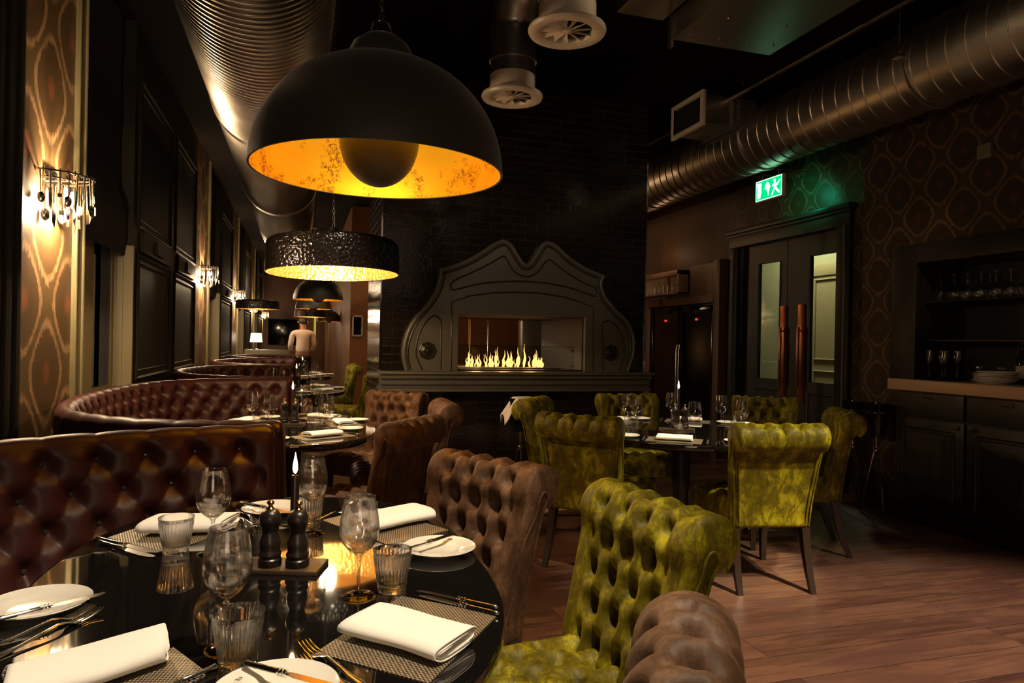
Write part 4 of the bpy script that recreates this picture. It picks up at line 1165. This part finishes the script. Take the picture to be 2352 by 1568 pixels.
def place(cx, cy, ang, who, where, rad=.50, a=1, b=1, wine=True, lite=False, off=0):
    """one place setting seen from its diner at angle ang around the centre"""
    ca, sa = cos(ang), sin(ang)
    def w(rr, tt): return (cx+a*(ca*rr)-sa*tt, cy+b*(sa*rr)+ca*tt)
    x, y = w(rad, 0); rz = ang+pi/2
    m = MB().box(-.155, .155, -.10, .10, 0, .0022); o = m.build('placemat', 'woven', smooth=False, loc=(x, y, TZ), rot=(0, 0, rz)); tag(o, 'woven placemat at the %s place of %s' % (who, where), 'placemat', 'woven placemats')
    n = put('napkin', (x, y), 'folded white napkin at the %s place of %s' % (who, where), rz+.05, TZ+.002, .92)
    put('plate', w(rad-.02, -.275), 'white side plate at the %s place of %s' % (who, where), 0, None, .8)
    pre = 'far_' if lite else 'far_'
    put(pre+'wine', w(rad-.17, .10), 'wine glass at the %s place of %s' % (who, where))
    put(pre+'tumbler', w(rad-.16, .02), 'ribbed tumbler at the %s place of %s' % (who, where))
    if not lite:
        k = put('knife', w(rad-.09, .185), 'silver knife at the %s place of %s' % (who, where), ang+pi)
        k.location = (*w(rad+.09, .185), TZ)
        f = put('fork', w(rad+.09, -.170), 'silver fork at the %s place of %s' % (who, where), ang+pi)
W2 = 'the second booth table'
place(-.04, 4.50, radians(-62), 'near right', W2, .50, .72, 1.08)
place(-.04, 4.50, radians(8), 'right hand', W2, .44, .72, 1)
place(-.04, 4.50, radians(52), 'far right', W2, .50, .66, 1.08)
place(-.04, 4.50, radians(150), 'far left', W2, .47, .72, 1.05)
place(-.04, 4.50, radians(215), 'near left', W2, .47, .72, 1.05)
W3 = 'the round table with green chairs'
for an, who in ((-125, 'near left'), (-60, 'near right'), (0, 'right hand'), (55, 'far right'), (118, 'far left'), (178, 'left hand')):
    place(2.37, 3.99, radians(an), who, W3, .53)
for an, who in ((-40, 'near right'), (45, 'far right'), (140, 'far left'), (215, 'near left')):
    place(-.03, 7.75, radians(an), who, 'the third booth table', .47, .75, 1, lite=True)
for an, who in ((-40, 'near right'), (45, 'far right'), (140, 'far left')):
    place(.0, 10.7, radians(an), who, 'the fourth booth table', .45, .75, 1, lite=True)
# ------------------------------------------------------------------ fireplace surround
def fp(pts, y=FY, s=2.8, ox=860, oy=500):
    out = []
    for a, b in pts:
        p = pty(ox+a/s, oy+b/s, y); out.append((p.x, p.z))
    return out
MZ = 1.02
outer = fp([(190, 975), (172, 900), (175, 820), (200, 730), (250, 640), (320, 560), (370, 490), (400, 410), (410, 330), (500, 305), (600, 265), (700, 205), (760, 165), (820, 145), (870, 170), (910, 230), (945, 285), (965, 300), (990, 285), (1030, 225), (1060, 175), (1100, 155), (1160, 180), (1250, 260), (1350, 325), (1470, 375), (1450, 430), (1475, 510), (1540, 590), (1610, 660), (1650, 740), (1660, 830), (1650, 900), (1620, 980)])
outer[0] = (outer[0][0], MZ); outer[-1] = (outer[-1][0], MZ)
def smooth_poly(P, corners, n=5):
    """catmull between corner indices so corners stay sharp"""
    out = []
    for a, b in zip(corners[:-1], corners[1:]):
        seg_ = catmull([(x, z, 0) for x, z in P[a:b+1]], n); out += [(v.x, v.y) for v in seg_[:-1]]
    out.append(P[corners[-1]]); return out
OUT = smooth_poly(outer, [0, 8, 25, len(outer)-1])
hole = [(ox0, MZ-.0), (ox0, oz1-.005), (ox1, oz1-.005), (ox1, MZ-.0)]
surround = thing('fireplace_surround', 'curvy grey carved fireplace surround with two humps on the black brick chimney', 'fireplace surround', (0, 0, 0))
RX90 = Matrix.Rotation(pi/2, 4, 'X')      # (x,y)->(x,z), thickness towards -y
poly = OUT[:]+[(ox1, MZ), (ox1, oz1-.005), (ox0, oz1-.005), (ox0, MZ)]
MB().prism(poly, -FY, -FY+.055, M=RX90).build('carved_panel', 'mantel', surround, angle=25)
def inset(P, d):
    N = len(P); out = []
    for i in range(N):
        a = Vector(P[max(i-1, 0)]); b = Vector(P[min(i+1, N-1)]); t = (b-a).normalized(); out.append((P[i][0]+t.y*d, P[i][1]-t.x*d))
    return out
yf = FY-.055
def line3(P, r, y=yf): return [(x, y, z) for x, z in P]
for d, r, mt_, nm in ((.018, .020, 'mantel', 'edge_moulding'), (.052, .010, 'mandark', 'edge_groove')):
    MB().tube(line3(inset(OUT, d), r), r, 8).build(nm, mt_, surround)
loz = fp([(485, 450), (500, 410), (620, 355), (730, 300), (810, 255), (835, 265), (880, 340), (930, 375), (985, 380), (1040, 350), (1085, 290), (1115, 275), (1150, 300), (1230, 360), (1320, 415), (1405, 455), (1405, 495), (1390, 503), (1250, 455), (1100, 425), (950, 412), (800, 415), (650, 430), (510, 465)])
Lz = [(v.x, v.y) for v in catmull([(x, z, 0) for x, z in loz], 4, closed=True)]
MB().tube(line3(Lz, .007), .0085, 6, closed=True).build('carved_lozenge', 'mandark', surround)
arch = fp([(485, 980), (487, 800), (488, 545)])+fp([(600, 505), (750, 485), (900, 480), (1050, 487), (1200, 510), (1300, 540), (1395, 575)])+fp([(1392, 800), (1390, 985)])
MB().tube(line3(arch, .007), .007, 6).build('carved_arch', 'mandark', surround)
for pts in ([(300, 975), (262, 880), (270, 780), (310, 690), (370, 632), (410, 650), (420, 700), (418, 975)], [(1450, 980), (1450, 700), (1465, 670), (1500, 665), (1545, 700), (1580, 780), (1585, 880), (1560, 975)]):
    Q = [(v.x, v.y) for v in catmull([(x, z, 0) for x, z in fp(pts)], 4)]
    MB().tube(line3(Q, .007), .0085, 6).build('side_panel_bead', 'mandark', surround)
for (u, v) in ((981, 805), (1402, 810)):
    c = pty(u, v, yf); m = MB()
    R9 = Matrix.Translation(c) @ RX90
    m.lathe([(.078, 0), (.078, .012), (.066, .018), (.058, .008), (.05, .012), (.03, .022), (.024, .012), (.016, .026), (1e-5, .03)], 32, R9, rmod=lambda a, z: 1+.06*cos(8*a), cap=False)
    m.build('rosette', 'mandark', surround)
tag(MB().bbox(FX0-.02, FX1+.02, FY-.20, FY+.0, .995, 1.02, .006).bbox(FX0-.01, FX1+.01, FY-.17, FY, .955, .995, .012).bbox(FX0, FX1, FY-.13, FY, .90, .955, .006).bbox(FX0-.0, FX1, FY-.10, FY, .865, .90, .008).bbox(FX0-.01, FX1+.01, FY-.14, FY, .835, .865, .008).build('mantel_shelf', 'mantel'),
    'long dark moulded mantel shelf running across the chimney under the fire', 'mantel shelf')
fi = thing('gas_fire', 'ribbon gas fire burning in the see-through opening of the chimney', 'fire', ((ox0+ox1)/2-.08, FY+.25, MZ+.0))
MB().bbox(-.50, .52, -.12, .12, .0, .03, .004).build('burner_tray', 'steel', fi)
m = MB(); random.seed(3)
for k in range(46):
    x = random.uniform(-.40, .42); hgt = (.07+.12*exp(-((x-.02)/.25)**2)*random.random()+.05*random.random())*(1 if random.random() < .8 else 1.3)
    y = random.uniform(-.05, .05); r = random.uniform(.006, .016); lean = random.uniform(-.02, .02)
    P = [(x+lean*q*q+.006*sin(q*9+k), y, .03+hgt*q) for q in [i/7 for i in range(8)]]
    m.tube(P, [r*(.5), r, r*1.0, r*.8, r*.55, r*.36, r*.18, .0008], 7, cap=False)
fl = m.build('flames', 'fire', fi); fl['kind'] = 'stuff'
MB().box(-.62, .64, -.20, -.194, 0.0, .235).build('glass_guard', 'pane', fi)
MB().box(-.62, .64, -.201, -.193, .235, .240).build('guard_rail', 'chrome', fi)
for dx in (-.60, .62):
    for z in (.05, .20): MB().lathe([(1e-5, -.008), (.012, -.008), (.012, .008), (1e-5, .008)], 12, Matrix.Translation((dx, -.197, z)) @ RX90, cap=False).build('guard_clip', 'chrome', fi)
for dx in (-.30, -.02, .26): light('fire_light', 'POINT', ((ox0+ox1)/2-.08+dx, FY+.25, MZ+.16), 2.6, (1, .52, .2), .05)
S(MB().box(ox0-.0, ox0+.012, FY, FY1, oz0, oz1).box(ox1-.012, ox1, FY, FY1, oz0, oz1).box(ox0, ox1, FY, FY1, oz1-.012, oz1).box(ox0, ox1, FY, FY1, oz0-.0, oz0+.012), 'trim_64', 'mandark', smooth=False)
# things seen through the opening
tag(MB().bbox(3.0, 3.62, 9.4, 9.6, 0, 2.6, .02).build('steel_cabinet', 'steel'), 'tall brushed steel panel seen through the fireplace opening on the right', 'steel panel')
tag(MB().tube([(2.15, 9.0, 0), (2.15, 9.0, 2.6)], .022, 12).build('brass_pole', 'brass'), 'slim vertical brass pole seen through the fireplace opening', 'pole')
tag(MB().tube([(2.42, 9.1, 0), (2.42, 9.1, 2.6)], .016, 12).build('steel_pole', 'chrome'), 'slim vertical chrome pole beside the brass one behind the fire', 'pole')
# ------------------------------------------------------------------ sideboard
sb = thing('sideboard', 'dark panelled sideboard with cup handles under the glass niche at the right', 'sideboard', (4.42, 0, 0))
MB().box(.03, .58, 1.92, 4.31, .09, .985).box(.05, .58, 1.92, 4.30, 0, .09).bbox(-.01, .05, 1.92, 4.32, 0, .11, .01).build('carcass', 'cabinet', sb)
ys = [4.31, 3.71, 3.11, 2.51, 1.92]
for k in range(4):
    y1, y0 = ys[k]-.012, ys[k+1]+.012
    MB().bbox(.0, .03, y0, y1, .80, .975, .004).build('drawer', 'cabinet', sb)
    d = MB().bbox(.008, .03, y0, y1, .125, .785, .003)
    for ins, r in ((.075, .010), (.095, .006)): d.tube([(.006, y0+ins, .125+ins), (.006, y1-ins, .125+ins), (.006, y1-ins, .785-ins), (.006, y0+ins, .785-ins)], r, 6, closed=True)
    do = d.build('door', 'cabinet', sb)
    hy = y0+.045 if k % 2 == 0 else y1-.045
    MB().lathe([(.005, 0), (.006, .012), (.017, .018), (.017, .026), (1e-5, .030)], 16, Matrix.Translation((.008, hy, .752)) @ Matrix.Rotation(-pi/2, 4, 'Y'), cap=False).build('knob', 'chrome', do)
    c = MB(); rows = []
    for i in range(7):
        a = pi/2*i/6; rows.append([(-.024*sin(a), .042*cos(b), .018*cos(a)*sin(b)) for b in [pi*j/10 for j in range(11)]])
    c.grid(rows); c.box(-.003, .001, -.044, .044, -.002, .022)
    h = c.build('cup_handle', 'chrome', sb); h.location = (0, (y0+y1)/2-.01, .935)
ct = MB().bbox(4.375, 4.98, 1.92, 4.335, .99, 1.072, .004)
tag(ct.build('worktop', 'marble'), 'pale stone worktop lying on the dark sideboard at the right', 'worktop')
for z, lab in ((1.665, 'upper shelf of the right niche, crowded with upturned glasses'), (1.375, 'empty lower shelf of the right niche')):
    tag(MB().bbox(4.54, 4.94, 1.96, 4.16, z-.012, z, .002).build('niche_shelf', 'darkwood' if z < 1.5 else 'olive'), lab, 'shelf')
CTZ = 1.072
def on(u, v, x, z):      # point on the worktop from its base pixel
    p = pt(u, v, z); return p
tag(MB().lathe([(1e-5, .004), (.155, .004), (.165, .012), (.172, .012), (.165, 0), (1e-5, 0)], 48, cap=False).build('serving_tray', 'bucket', loc=(4.60, 4.06, CTZ)), 'round black tray holding the champagne flutes on the sideboard', 'tray', 'black trays on the sideboard')
tag(MB().lathe([(1e-5, .004), (.175, .004), (.185, .012), (.192, .012), (.185, 0), (1e-5, 0)], 48, cap=False).build('serving_tray', 'bucket', loc=(4.60, 3.16, CTZ)), 'round black tray at the right edge of the sideboard top', 'tray', 'black trays on the sideboard')
fl_ = MB().lathe([(1e-5, 0), (.030, 0), (.032, .002), (.012, .006), (.004, .014), (.0035, .085), (.008, .098), (.018, .115), (.024, .145), (.025, .17), (.0225, .215), (.0215, .215), (.0235, .17), (.0225, .147), (.016, .118), (.006, .102), (1e-5, .10)], 32, cap=False).mesh('champagne_flute', 'thinglass')
for (x, y), lab in (((4.56, 4.13), 'leftmost champagne flute on the black tray'), ((4.66, 4.08), 'champagne flute at the back of the black tray'), ((4.56, 4.02), 'third champagne flute from the left on the tray'), ((4.60, 3.93), 'rightmost champagne flute on the black tray')):
    o = bpy.data.objects.new('champagne_flute', fl_); COL.objects.link(o); o.location = (x, y, CTZ+.006); tag(o, lab, 'champagne flute', 'champagne flutes on the tray')
jar = MB().lathe([(1e-5, 0), (.034, 0), (.040, .006), (.041, .07), (.034, .082), (.032, .098), (.030, .098), (.032, .08), (.038, .068), (.037, .008), (1e-5, .006)], 32, cap=False).mesh('glass_jar', 'thinglass')
lm = MB().lathe([(1e-5, .008), (.035, .008), (.035, .045), (1e-5, .05)], 20, cap=False).mesh('contents', 'label')
for (x, y), lab in (((4.74, 3.87), 'small glass jug beside the champagne flutes'), ((4.76, 3.72), 'glass jar behind the stack of white plates')):
    t = thing('glass_jar', lab, 'jar', (x, y, CTZ), 0, 'glass jars on the sideboard')
    for me, nme in ((jar, 'jar_body'), (lm, 'contents')):
        o = bpy.data.objects.new(nme, me); COL.objects.link(o); o.parent = t
    MB().lathe([(.033, .098), (.034, .110), (1e-5, .112)], 20, cap=False).build('lid', 'chrome', t)
for k in range(6):
    o = put('plate', (4.54+.01*(k % 2), 3.60-.012*(k % 3), 0), 'one white plate of the stack on the sideboard', 0, CTZ+.012*k, 1.38)
    o['group'] = 'white plates stacked on the sideboard'; o['label'] = 'white plate stacked on the sideboard'
bt = thing('bottle', 'dark bottle with pale label standing at the back of the sideboard', 'bottle', (4.80, 3.60, CTZ), 0, 'bottles on the sideboard')
bm_ = MB().lathe([(1e-5, 0), (.034, 0), (.036, .004), (.036, .15), (.030, .18), (.014, .21), (.013, .265), (.0145, .27), (.0145, .285), (1e-5, .286)], 32, cap=False)
bm_.build('bottle_body', 'bottle', bt); MB().lathe([(.0365, .04), (.0365, .125)], 32, cap=False).build('label_band', 'label', bt)
bt2 = thing('bottle', 'dark bottle to the right of the labelled one, at the back of the sideboard', 'bottle', (4.82, 3.45, CTZ), 0, 'bottles on the sideboard')
MB().lathe([(1e-5, 0), (.030, 0), (.030, .12), (.012, .16), (.012, .20), (1e-5, .20)], 28, cap=False).build('bottle_body', 'bottle', bt2)
cbx = tag(MB().bbox(4.82, 4.92, 2.8, 3.38, CTZ, CTZ+.07, .004).build('cutlery_box', 'marble'), 'long pale open box at the right end of the worktop', 'box')
# glasses upside down on the niche shelf
up = MB().lathe([(.032, 0), (.040, .03), (.041, .055), (.034, .085), (.012, .105), (.004, .115), (.0036, .175), (.012, .186), (.034, .190), (.034, .193), (1e-5, .194)], 28, cap=False).mesh('upturned_glass', 'thinglass')
upt = MB().lathe([(.029, 0), (.030, .001), (.037, .10), (.037, .104), (1e-5, .105), (1e-5, .098), (.034, .096), (.027, 0)], 28, cap=False).mesh('stacked_tumbler', 'thinglass')
for r_ in range(3):
    for k in range(8):
        y = 4.08-k*.108-(r_ % 2)*.03
        o = bpy.data.objects.new('wine_glass', up); COL.objects.link(o); o.location = (4.60+r_*.11, y, 1.665)
        tag(o, 'upturned wine glass on the shelf of the right niche', 'wine glass', 'upturned glasses on the niche shelf')
# wine bucket stands against the patterned wall
def bucket_stand(x, y, label, rz=0, towel=False):
    t = thing('wine_bucket_stand', label, 'bucket stand', (x, y, 0), rz, 'chrome wine bucket stands')
    MB().lathe([(.06, .62), (.075, .70), (.085, .86), (.089, .865), (.089, .872), (.083, .872), (.072, .71), (1e-5, .64)], 32, cap=False).build('bucket', 'bucket', t)
    MB().lathe([(.088, -.006), (.094, 0), (.088, .006)], 32, Matrix.Translation((0, 0, .80)), cap=False).build('ring', 'chrome', t)
    MB().tube([(0, 0, .50), (0, 0, .64)], .010, 10).sphere((0, 0, .50), .02, 14, 10).build('stem', 'chrome', t)
    for k in range(3):
        a = 2*pi*k/3+.5
        MB().tube([(0.012*cos(a), .012*sin(a), .50), (.07*cos(a), .07*sin(a), .22), (.095*cos(a), .095*sin(a), .01), (.10*cos(a), .10*sin(a), 0)], .006, 8).build('leg', 'chrome', t)
    return t
bucket_stand(4.30, 4.60, 'left black wine bucket on chrome legs against the patterned wall')
bucket_stand(4.34, 4.40, 'right black wine bucket on chrome legs, next to the sideboard')
q = pty(1196, 930, 5.05)
bs = bucket_stand(q.x, 5.05, 'wine bucket stand with a white cloth over it, behind the leftmost green chair')
tl = MB(); rows = []
for i in range(13):
    f = i/12; row = []
    for j in range(9):
        g_ = -1+2*j/8; x = -.13+.20*f; 
        z = .885-.012*g_*g_-(.16*max(0, .42-f)/.42)**1.0*(1+.25*sin(j*1.7))
        row.append((x-.02*sin(j*1.1)*(1-f), -.02+.075*g_, z))
    rows.append(row)
tw_ = tl.grid(rows).build('cloth', 'linen', loc=(q.x, 5.05, 0)); md = tw_.modifiers.new('t', 'SOLIDIFY'); md.thickness = .006
tag(tw_, 'white cloth draped over the wine bucket by the chimney', 'cloth')
# ------------------------------------------------------------------ wine fridge and shelf niche on the far right wall
S(MB().bbox(4.60, 4.72, 6.98, 7.10, 0, 2.3, .006).bbox(4.60, 4.72, 8.62, 8.76, 0, 1.798, .006).bbox(4.60, 4.72, 7.102, 8.76, 1.80, 1.90, .006).box(4.66, 4.72, 7.102, 7.72, 1.902, 2.28), 'trim_65', 'warmwood')
fg = thing('wine_fridge', 'tall double door wine fridge in a wooden surround left of the double doors', 'wine fridge', (4.62, 7.86, 0))
MB().box(.02, .10, -.75, .75, .05, 1.79).build('cabinet_body', 'black', fg)
for y0, y1 in ((-.74, -.01), (.01, .74)):
    d = MB()
    for (a, b, c, e) in ((y0, y0+.045, .06, 1.78), (y1-.045, y1, .06, 1.78), (y0, y1, .06, .12), (y0, y1, 1.70, 1.78)): d.bbox(-.012, .02, a, b, c, e, .004)
    dd = d.build('door', 'bucket', fg)
    MB().box(.004, .009, y0+.045, y1-.045, .12, 1.70).build('pane', 'darkpane', dd)
    hy = y1-.02 if y0 < -.5 else y0+.02
    MB().tube([(-.02, hy, .3), (-.035, hy, .4), (-.035, hy, 1.2), (-.02, hy, 1.3)], .008, 8).build('door_handle', 'steel', dd)
    MB().box(.0, .003, (y0+y1)/2-.03, (y0+y1)/2+.03, 1.60, 1.625).build('display', 'redled', dd)
sh = thing('wall_shelf', 'open wooden shelf box with rows of tumblers, beside the chimney edge', 'shelf', (4.66, 8.5, 1.95))
MB().bbox(-.10, .06, -.68, .62, 0, .02, .003).bbox(-.10, .06, -.68, .62, .24, .30, .003).bbox(-.10, .06, -.68, -.64, 0, .3, .003).box(.04, .06, -.68, .62, 0, .3).build('shelf_box', 'marble', sh)
for k in range(9):
    o = bpy.data.objects.new('tumbler', upt); COL.objects.link(o); o.location = (4.61, 7.95+k*.115, 1.971)
    tag(o, 'upturned tumbler in the open wooden shelf beside the chimney edge', 'tumbler', 'tumblers on the far open shelf')
for y in (7.8, 8.4): pass
light('shelf_light', 'POINT', (4.45, 8.3, 2.5), 1.2, (1, .6, .3), .05)
# ------------------------------------------------------------------ far end: waiter, side counter, lamps, picture
ct2 = tag(MB().bbox(-1.15, .0, 15.9, 16.5, 0, 1.02, .02).build('service_counter', 'mantel'), 'pale service counter behind the farthest booth, left of the waiter', 'counter')
tl_ = thing('table_lamp', 'small lit lamp with white shade on the service counter', 'table lamp', (-.92, 16.1, 1.02))
MB().lathe([(.07, 0), (.07, .01), (.012, .03), (.01, .2)], 16, cap=False).build('base', 'chrome', tl_)
MB().lathe([(.13, .16), (.11, .36)], 24, cap=False).build('lamp_shade', 'shade', tl_)
light('table_lamp_light', 'POINT', (-.92, 15.9, 1.28), 3, (1, .75, .5), .06)
light('sideroom', 'POINT', (-.7, 18.5, 2.6), 12, (1, .7, .42), .2)
pic = thing('framed_picture', 'silver framed dark picture on the orange wall at the end of the aisle', 'picture', (0, 0, 0))
a_ = pty(809, 724, 12.98); b_ = pty(833, 773, 12.98)
m = MB(); x0, x1, z0, z1 = a_.x, b_.x, b_.z, a_.z
for (p0, p1, q0, q1) in ((x0, x1, z1-.03, z1), (x0, x1, z0, z0+.03), (x0, x0+.03, z0, z1), (x1-.03, x1, z0, z1)): m.bbox(p0, p1, 12.95, 12.995, q0, q1, .006)
m.build('picture_frame', 'silverframe', pic); MB().box(x0+.02, x1-.02, 12.975, 12.985, z0+.02, z1-.02).build('print', 'darkpane', pic)
light('picture_light', 'SPOT', (1.6, 11.2, 3.3), 60, (1, .62, .28), .05, (Vector((1.2, 13, 1.5))-Vector((1.6, 11.2, 3.3))).to_track_quat('-Z', 'Y').to_euler(), spot_size=radians(70), spot_blend=.8)
tag(MB().bbox(-1.2, -.1, 28.5, 28.58, 1.0, 2.0, .02).build('wall_mirror', 'bucket'), 'wide mirror high on the far end wall', 'mirror')
w9 = struct(MB().box(.06, .20, 28.5, 28.56, 1.0, 2.6).build('window_9', 'litwindow'))
w10 = struct(MB().box(.5, .58, 28.5, 28.56, 1.0, 2.6).build('window_10', 'litwindow'))
# waiter, standing with his back to us
pw = pty(695, 800, 15.2)
per = thing('person', 'person in a white shirt with dark hair, standing with back turned at the far end', 'person', (pw.x, 15.2, 0), radians(8))
def skinned(name, verts, edges, mt_, parent, sub=2, root=0):
    me = bpy.data.meshes.new(name); me.from_pydata([v[:3] for v in verts], edges, [])
    o = bpy.data.objects.new(name, me); COL.objects.link(o); o.parent = parent; me.materials.append(MT[mt_])
    sk = o.modifiers.new('s', 'SKIN'); sk.use_smooth_shade = True
    for i, v in enumerate(verts):
        d = me.skin_vertices[0].data[i]; d.radius = (v[3], v[4] if len(v) > 4 else v[3]); d.use_root = (i == root)
    sb_ = o.modifiers.new('u', 'SUBSURF'); sb_.levels = sub; sb_.render_levels = sub
    return o
V = [(0, 0, .98, .11, .07), (0, 0, 1.12, .13, .095), (0, 0, 1.28, .15, .10), (0, 0, 1.40, .12, .08), (0, .0, 1.47, .052), (0, .01, 1.53, .055), (0, .02, 1.60, .085, .095), (0, .02, 1.68, .075, .085),
     (.19, 0, 1.395, .055), (.235, .02, 1.14, .042), (.20, .16, .99, .034), (.17, .27, .98, .030), (-.19, 0, 1.395, .055), (-.235, .02, 1.14, .042), (-.20, .16, .99, .034), (-.17, .27, .98, .030),
     (.09, 0, .86, .065), (.11, .0, .50, .055), (.12, -.02, .10, .042), (.12, .12, .045, .036), (-.09, 0, .86, .065), (-.11, 0, .50, .055), (-.12, -.02, .10, .042), (-.12, .12, .045, .036)]
E = [(0, 1), (1, 2), (2, 3), (3, 4), (4, 5), (5, 6), (6, 7), (3, 8), (8, 9), (9, 10), (10, 11), (3, 12), (12, 13), (13, 14), (14, 15), (0, 16), (16, 17), (17, 18), (18, 19), (0, 20), (20, 21), (21, 22), (22, 23)]
body = skinned('body', V, E, 'skin', per)
for sx in (1, -1):
    base = Vector((sx*.17, .27, .98))
    for k in range(4):
        skinned('finger', [tuple(base+Vector(((k-1.5)*.018, 0, 0)))+(.009,), tuple(base+Vector(((k-1.5)*.02, .05, -.01)))+(.0085,), tuple(base+Vector(((k-1.5)*.02, .08, -.03-.003*k)))+(.007,)], [(0, 1), (1, 2)], 'skin', per, 1)
    skinned('thumb', [tuple(base+Vector((-sx*.02, -.02, 0)))+(.010,), tuple(base+Vector((-sx*.05, .01, -.01)))+(.009,), tuple(base+Vector((-sx*.06, .04, -.02)))+(.008,)], [(0, 1), (1, 2)], 'skin', per, 1)
Vs = [(0, 0, .93, .168, .118), (0, 0, 1.12, .148, .112), (0, 0, 1.28, .168, .118), (0, 0, 1.40, .135, .095), (0, 0, 1.455, .06), (.20, 0, 1.385, .068), (.245, .02, 1.14, .056), (.215, .13, 1.02, .046), (-.20, 0, 1.385, .068), (-.245, .02, 1.14, .056), (-.215, .13, 1.02, .046)]
skinned('shirt', Vs, [(0, 1), (1, 2), (2, 3), (3, 4), (3, 5), (5, 6), (6, 7), (3, 8), (8, 9), (9, 10)], 'shirt', per)
Vt = [(0, 0, .96, .165, .115), (.10, 0, .86, .105), (.11, 0, .50, .078), (.12, -.02, .09, .062), (-.10, 0, .86, .105), (-.11, 0, .50, .078), (-.12, -.02, .09, .062)]
skinned('trousers', Vt, [(0, 1), (1, 2), (2, 3), (0, 4), (4, 5), (5, 6)], 'black', per)
hm = MB(); rows = []
for i in range(13):
    th_ = pi*.66*i/12; rows.append([(.088*sin(th_)*cos(a), .018+.105*sin(th_)*sin(a)-.012, 1.645+.115*cos(th_)) for a in [2*pi*j/24 for j in range(25)]])
hm.grid(rows).build('hair', 'hair', per)
skinned('face_nose', [(0, .105, 1.64, .012), (0, .125, 1.615, .014)], [(0, 1)], 'skin', per, 1)
for sx in (-1, 1): MB().sphere((sx*.093, .015, 1.625), .02, 10, 8, .03).build('ear', 'skin', per)
light('waiter_light', 'SPOT', (.3, 13.4, 3.5), 40, (1, .72, .45), .05, (Vector((pw.x, 15.2, 1.3))-Vector((.3, 13.4, 3.5))).to_track_quat('-Z', 'Y').to_euler(), spot_size=radians(40), spot_blend=.6)
light('back_room', 'POINT', (2.3, 10.6, 2.9), 22, (1, .52, .2), .15)
# ------------------------------------------------------------------ room lighting
w = bpy.data.worlds.new('world'); SC.world = w; w.use_nodes = True
w.node_tree.nodes['Background'].inputs[0].default_value = (1, .7, .45, 1); w.node_tree.nodes['Background'].inputs[1].default_value = .0
def spot(loc, tgt, e, ang=50, col=(1, .80, .55), size=.07, blend=.5):
    d = Vector(tgt)-Vector(loc)
    return light('ceiling_spot', 'SPOT', loc, e, col, size, d.to_track_quat('-Z', 'Y').to_euler(), spot_size=radians(ang), spot_blend=blend)
spot((.75, .9, 3.6), (-.02, 1.55, .75), 430, 42, (1, .84, .62))
spot((-.35, .7, 3.6), (-.5, 1.7, .75), 110, 46)
spot((1.3, .5, 3.6), (.95, 1.5, .7), 60, 46, (1, .82, .5))
spot((.5, 3.4, 3.6), (.12, 4.3, .75), 380, 34)
spot((3.15, 1.0, 3.5), (2.42, 3.10, .80), 640, 21, (1, .86, .5))
spot((3.2, 3.3, 3.5), (2.4, 3.98, .75), 420, 34, (1, .84, .6))
spot((3.3, .3, 3.6), (2.9, 1.3, 0), 800, 62, (1, .74, .55))
spot((3.2, 2.2, 3.5), (4.5, 4.62, 1.7), 60, 20, (1, .72, .42))
spot((3.9, 3.0, 3.5), (4.55, 3.7, 1.07), 75, 36)
spot((.6, 6.6, 3.5), (.2, 7.7, .75), 150, 44)
spot((.6, 10, 3.5), (.2, 11, .75), 150, 44)
spot((1.55, 1.6, 3.5), (2.0, 6.3, 2.35), 55, 30, (1, .82, .6))
spot((3.1, .7, 3.5), (.45, 2.7, 2.2), 150, 26, (1, .85, .6))
light('lobby_light', 'POINT', (5.7, 7.3, 3.1), 150, (1, 1, .66), .2)
light('front_fill', 'AREA', (1.0, -1.8, 3.3), 5, (1, .72, .48), 2.6, Vector((0, 1.4, -.9)).to_track_quat('-Z', 'Y').to_euler())
light('rear_up_fill', 'AREA', (-.1, -2.2, 1.5), 24, (1, .74, .50), 1.2, Vector((0, 1, .75)).to_track_quat('-Z', 'Y').to_euler())  # unseen area light added behind the camera to brighten duct underside and booths
light('sign_glow', 'SPOT', (4.36, 5.62, 2.80), 7, (.02, 1, .50), .03, Vector((1, .12, -.22)).to_track_quat('-Z', 'Y').to_euler(), spot_size=radians(115), spot_blend=.7)
light('sign_glow', 'SPOT', (4.28, 5.62, 2.91), .8, (.02, 1, .60), .03, Vector((0, 0, 1)).to_track_quat('-Z', 'Y').to_euler(), spot_size=radians(150), spot_blend=.5)
SC.view_settings.view_transform = 'Standard'; SC.view_settings.look = 'None'
SC.view_settings.exposure = 0.0; SC.view_settings.gamma = 1; SC.view_settings.use_curve_mapping = False
SC.cycles.transparent_max_bounces = 24
SC.cycles.caustics_refractive = False
SC.cycles.max_bounces = 10; SC.cycles.diffuse_bounces = 3; SC.cycles.glossy_bounces = 4; SC.cycles.transmission_bounces = 9
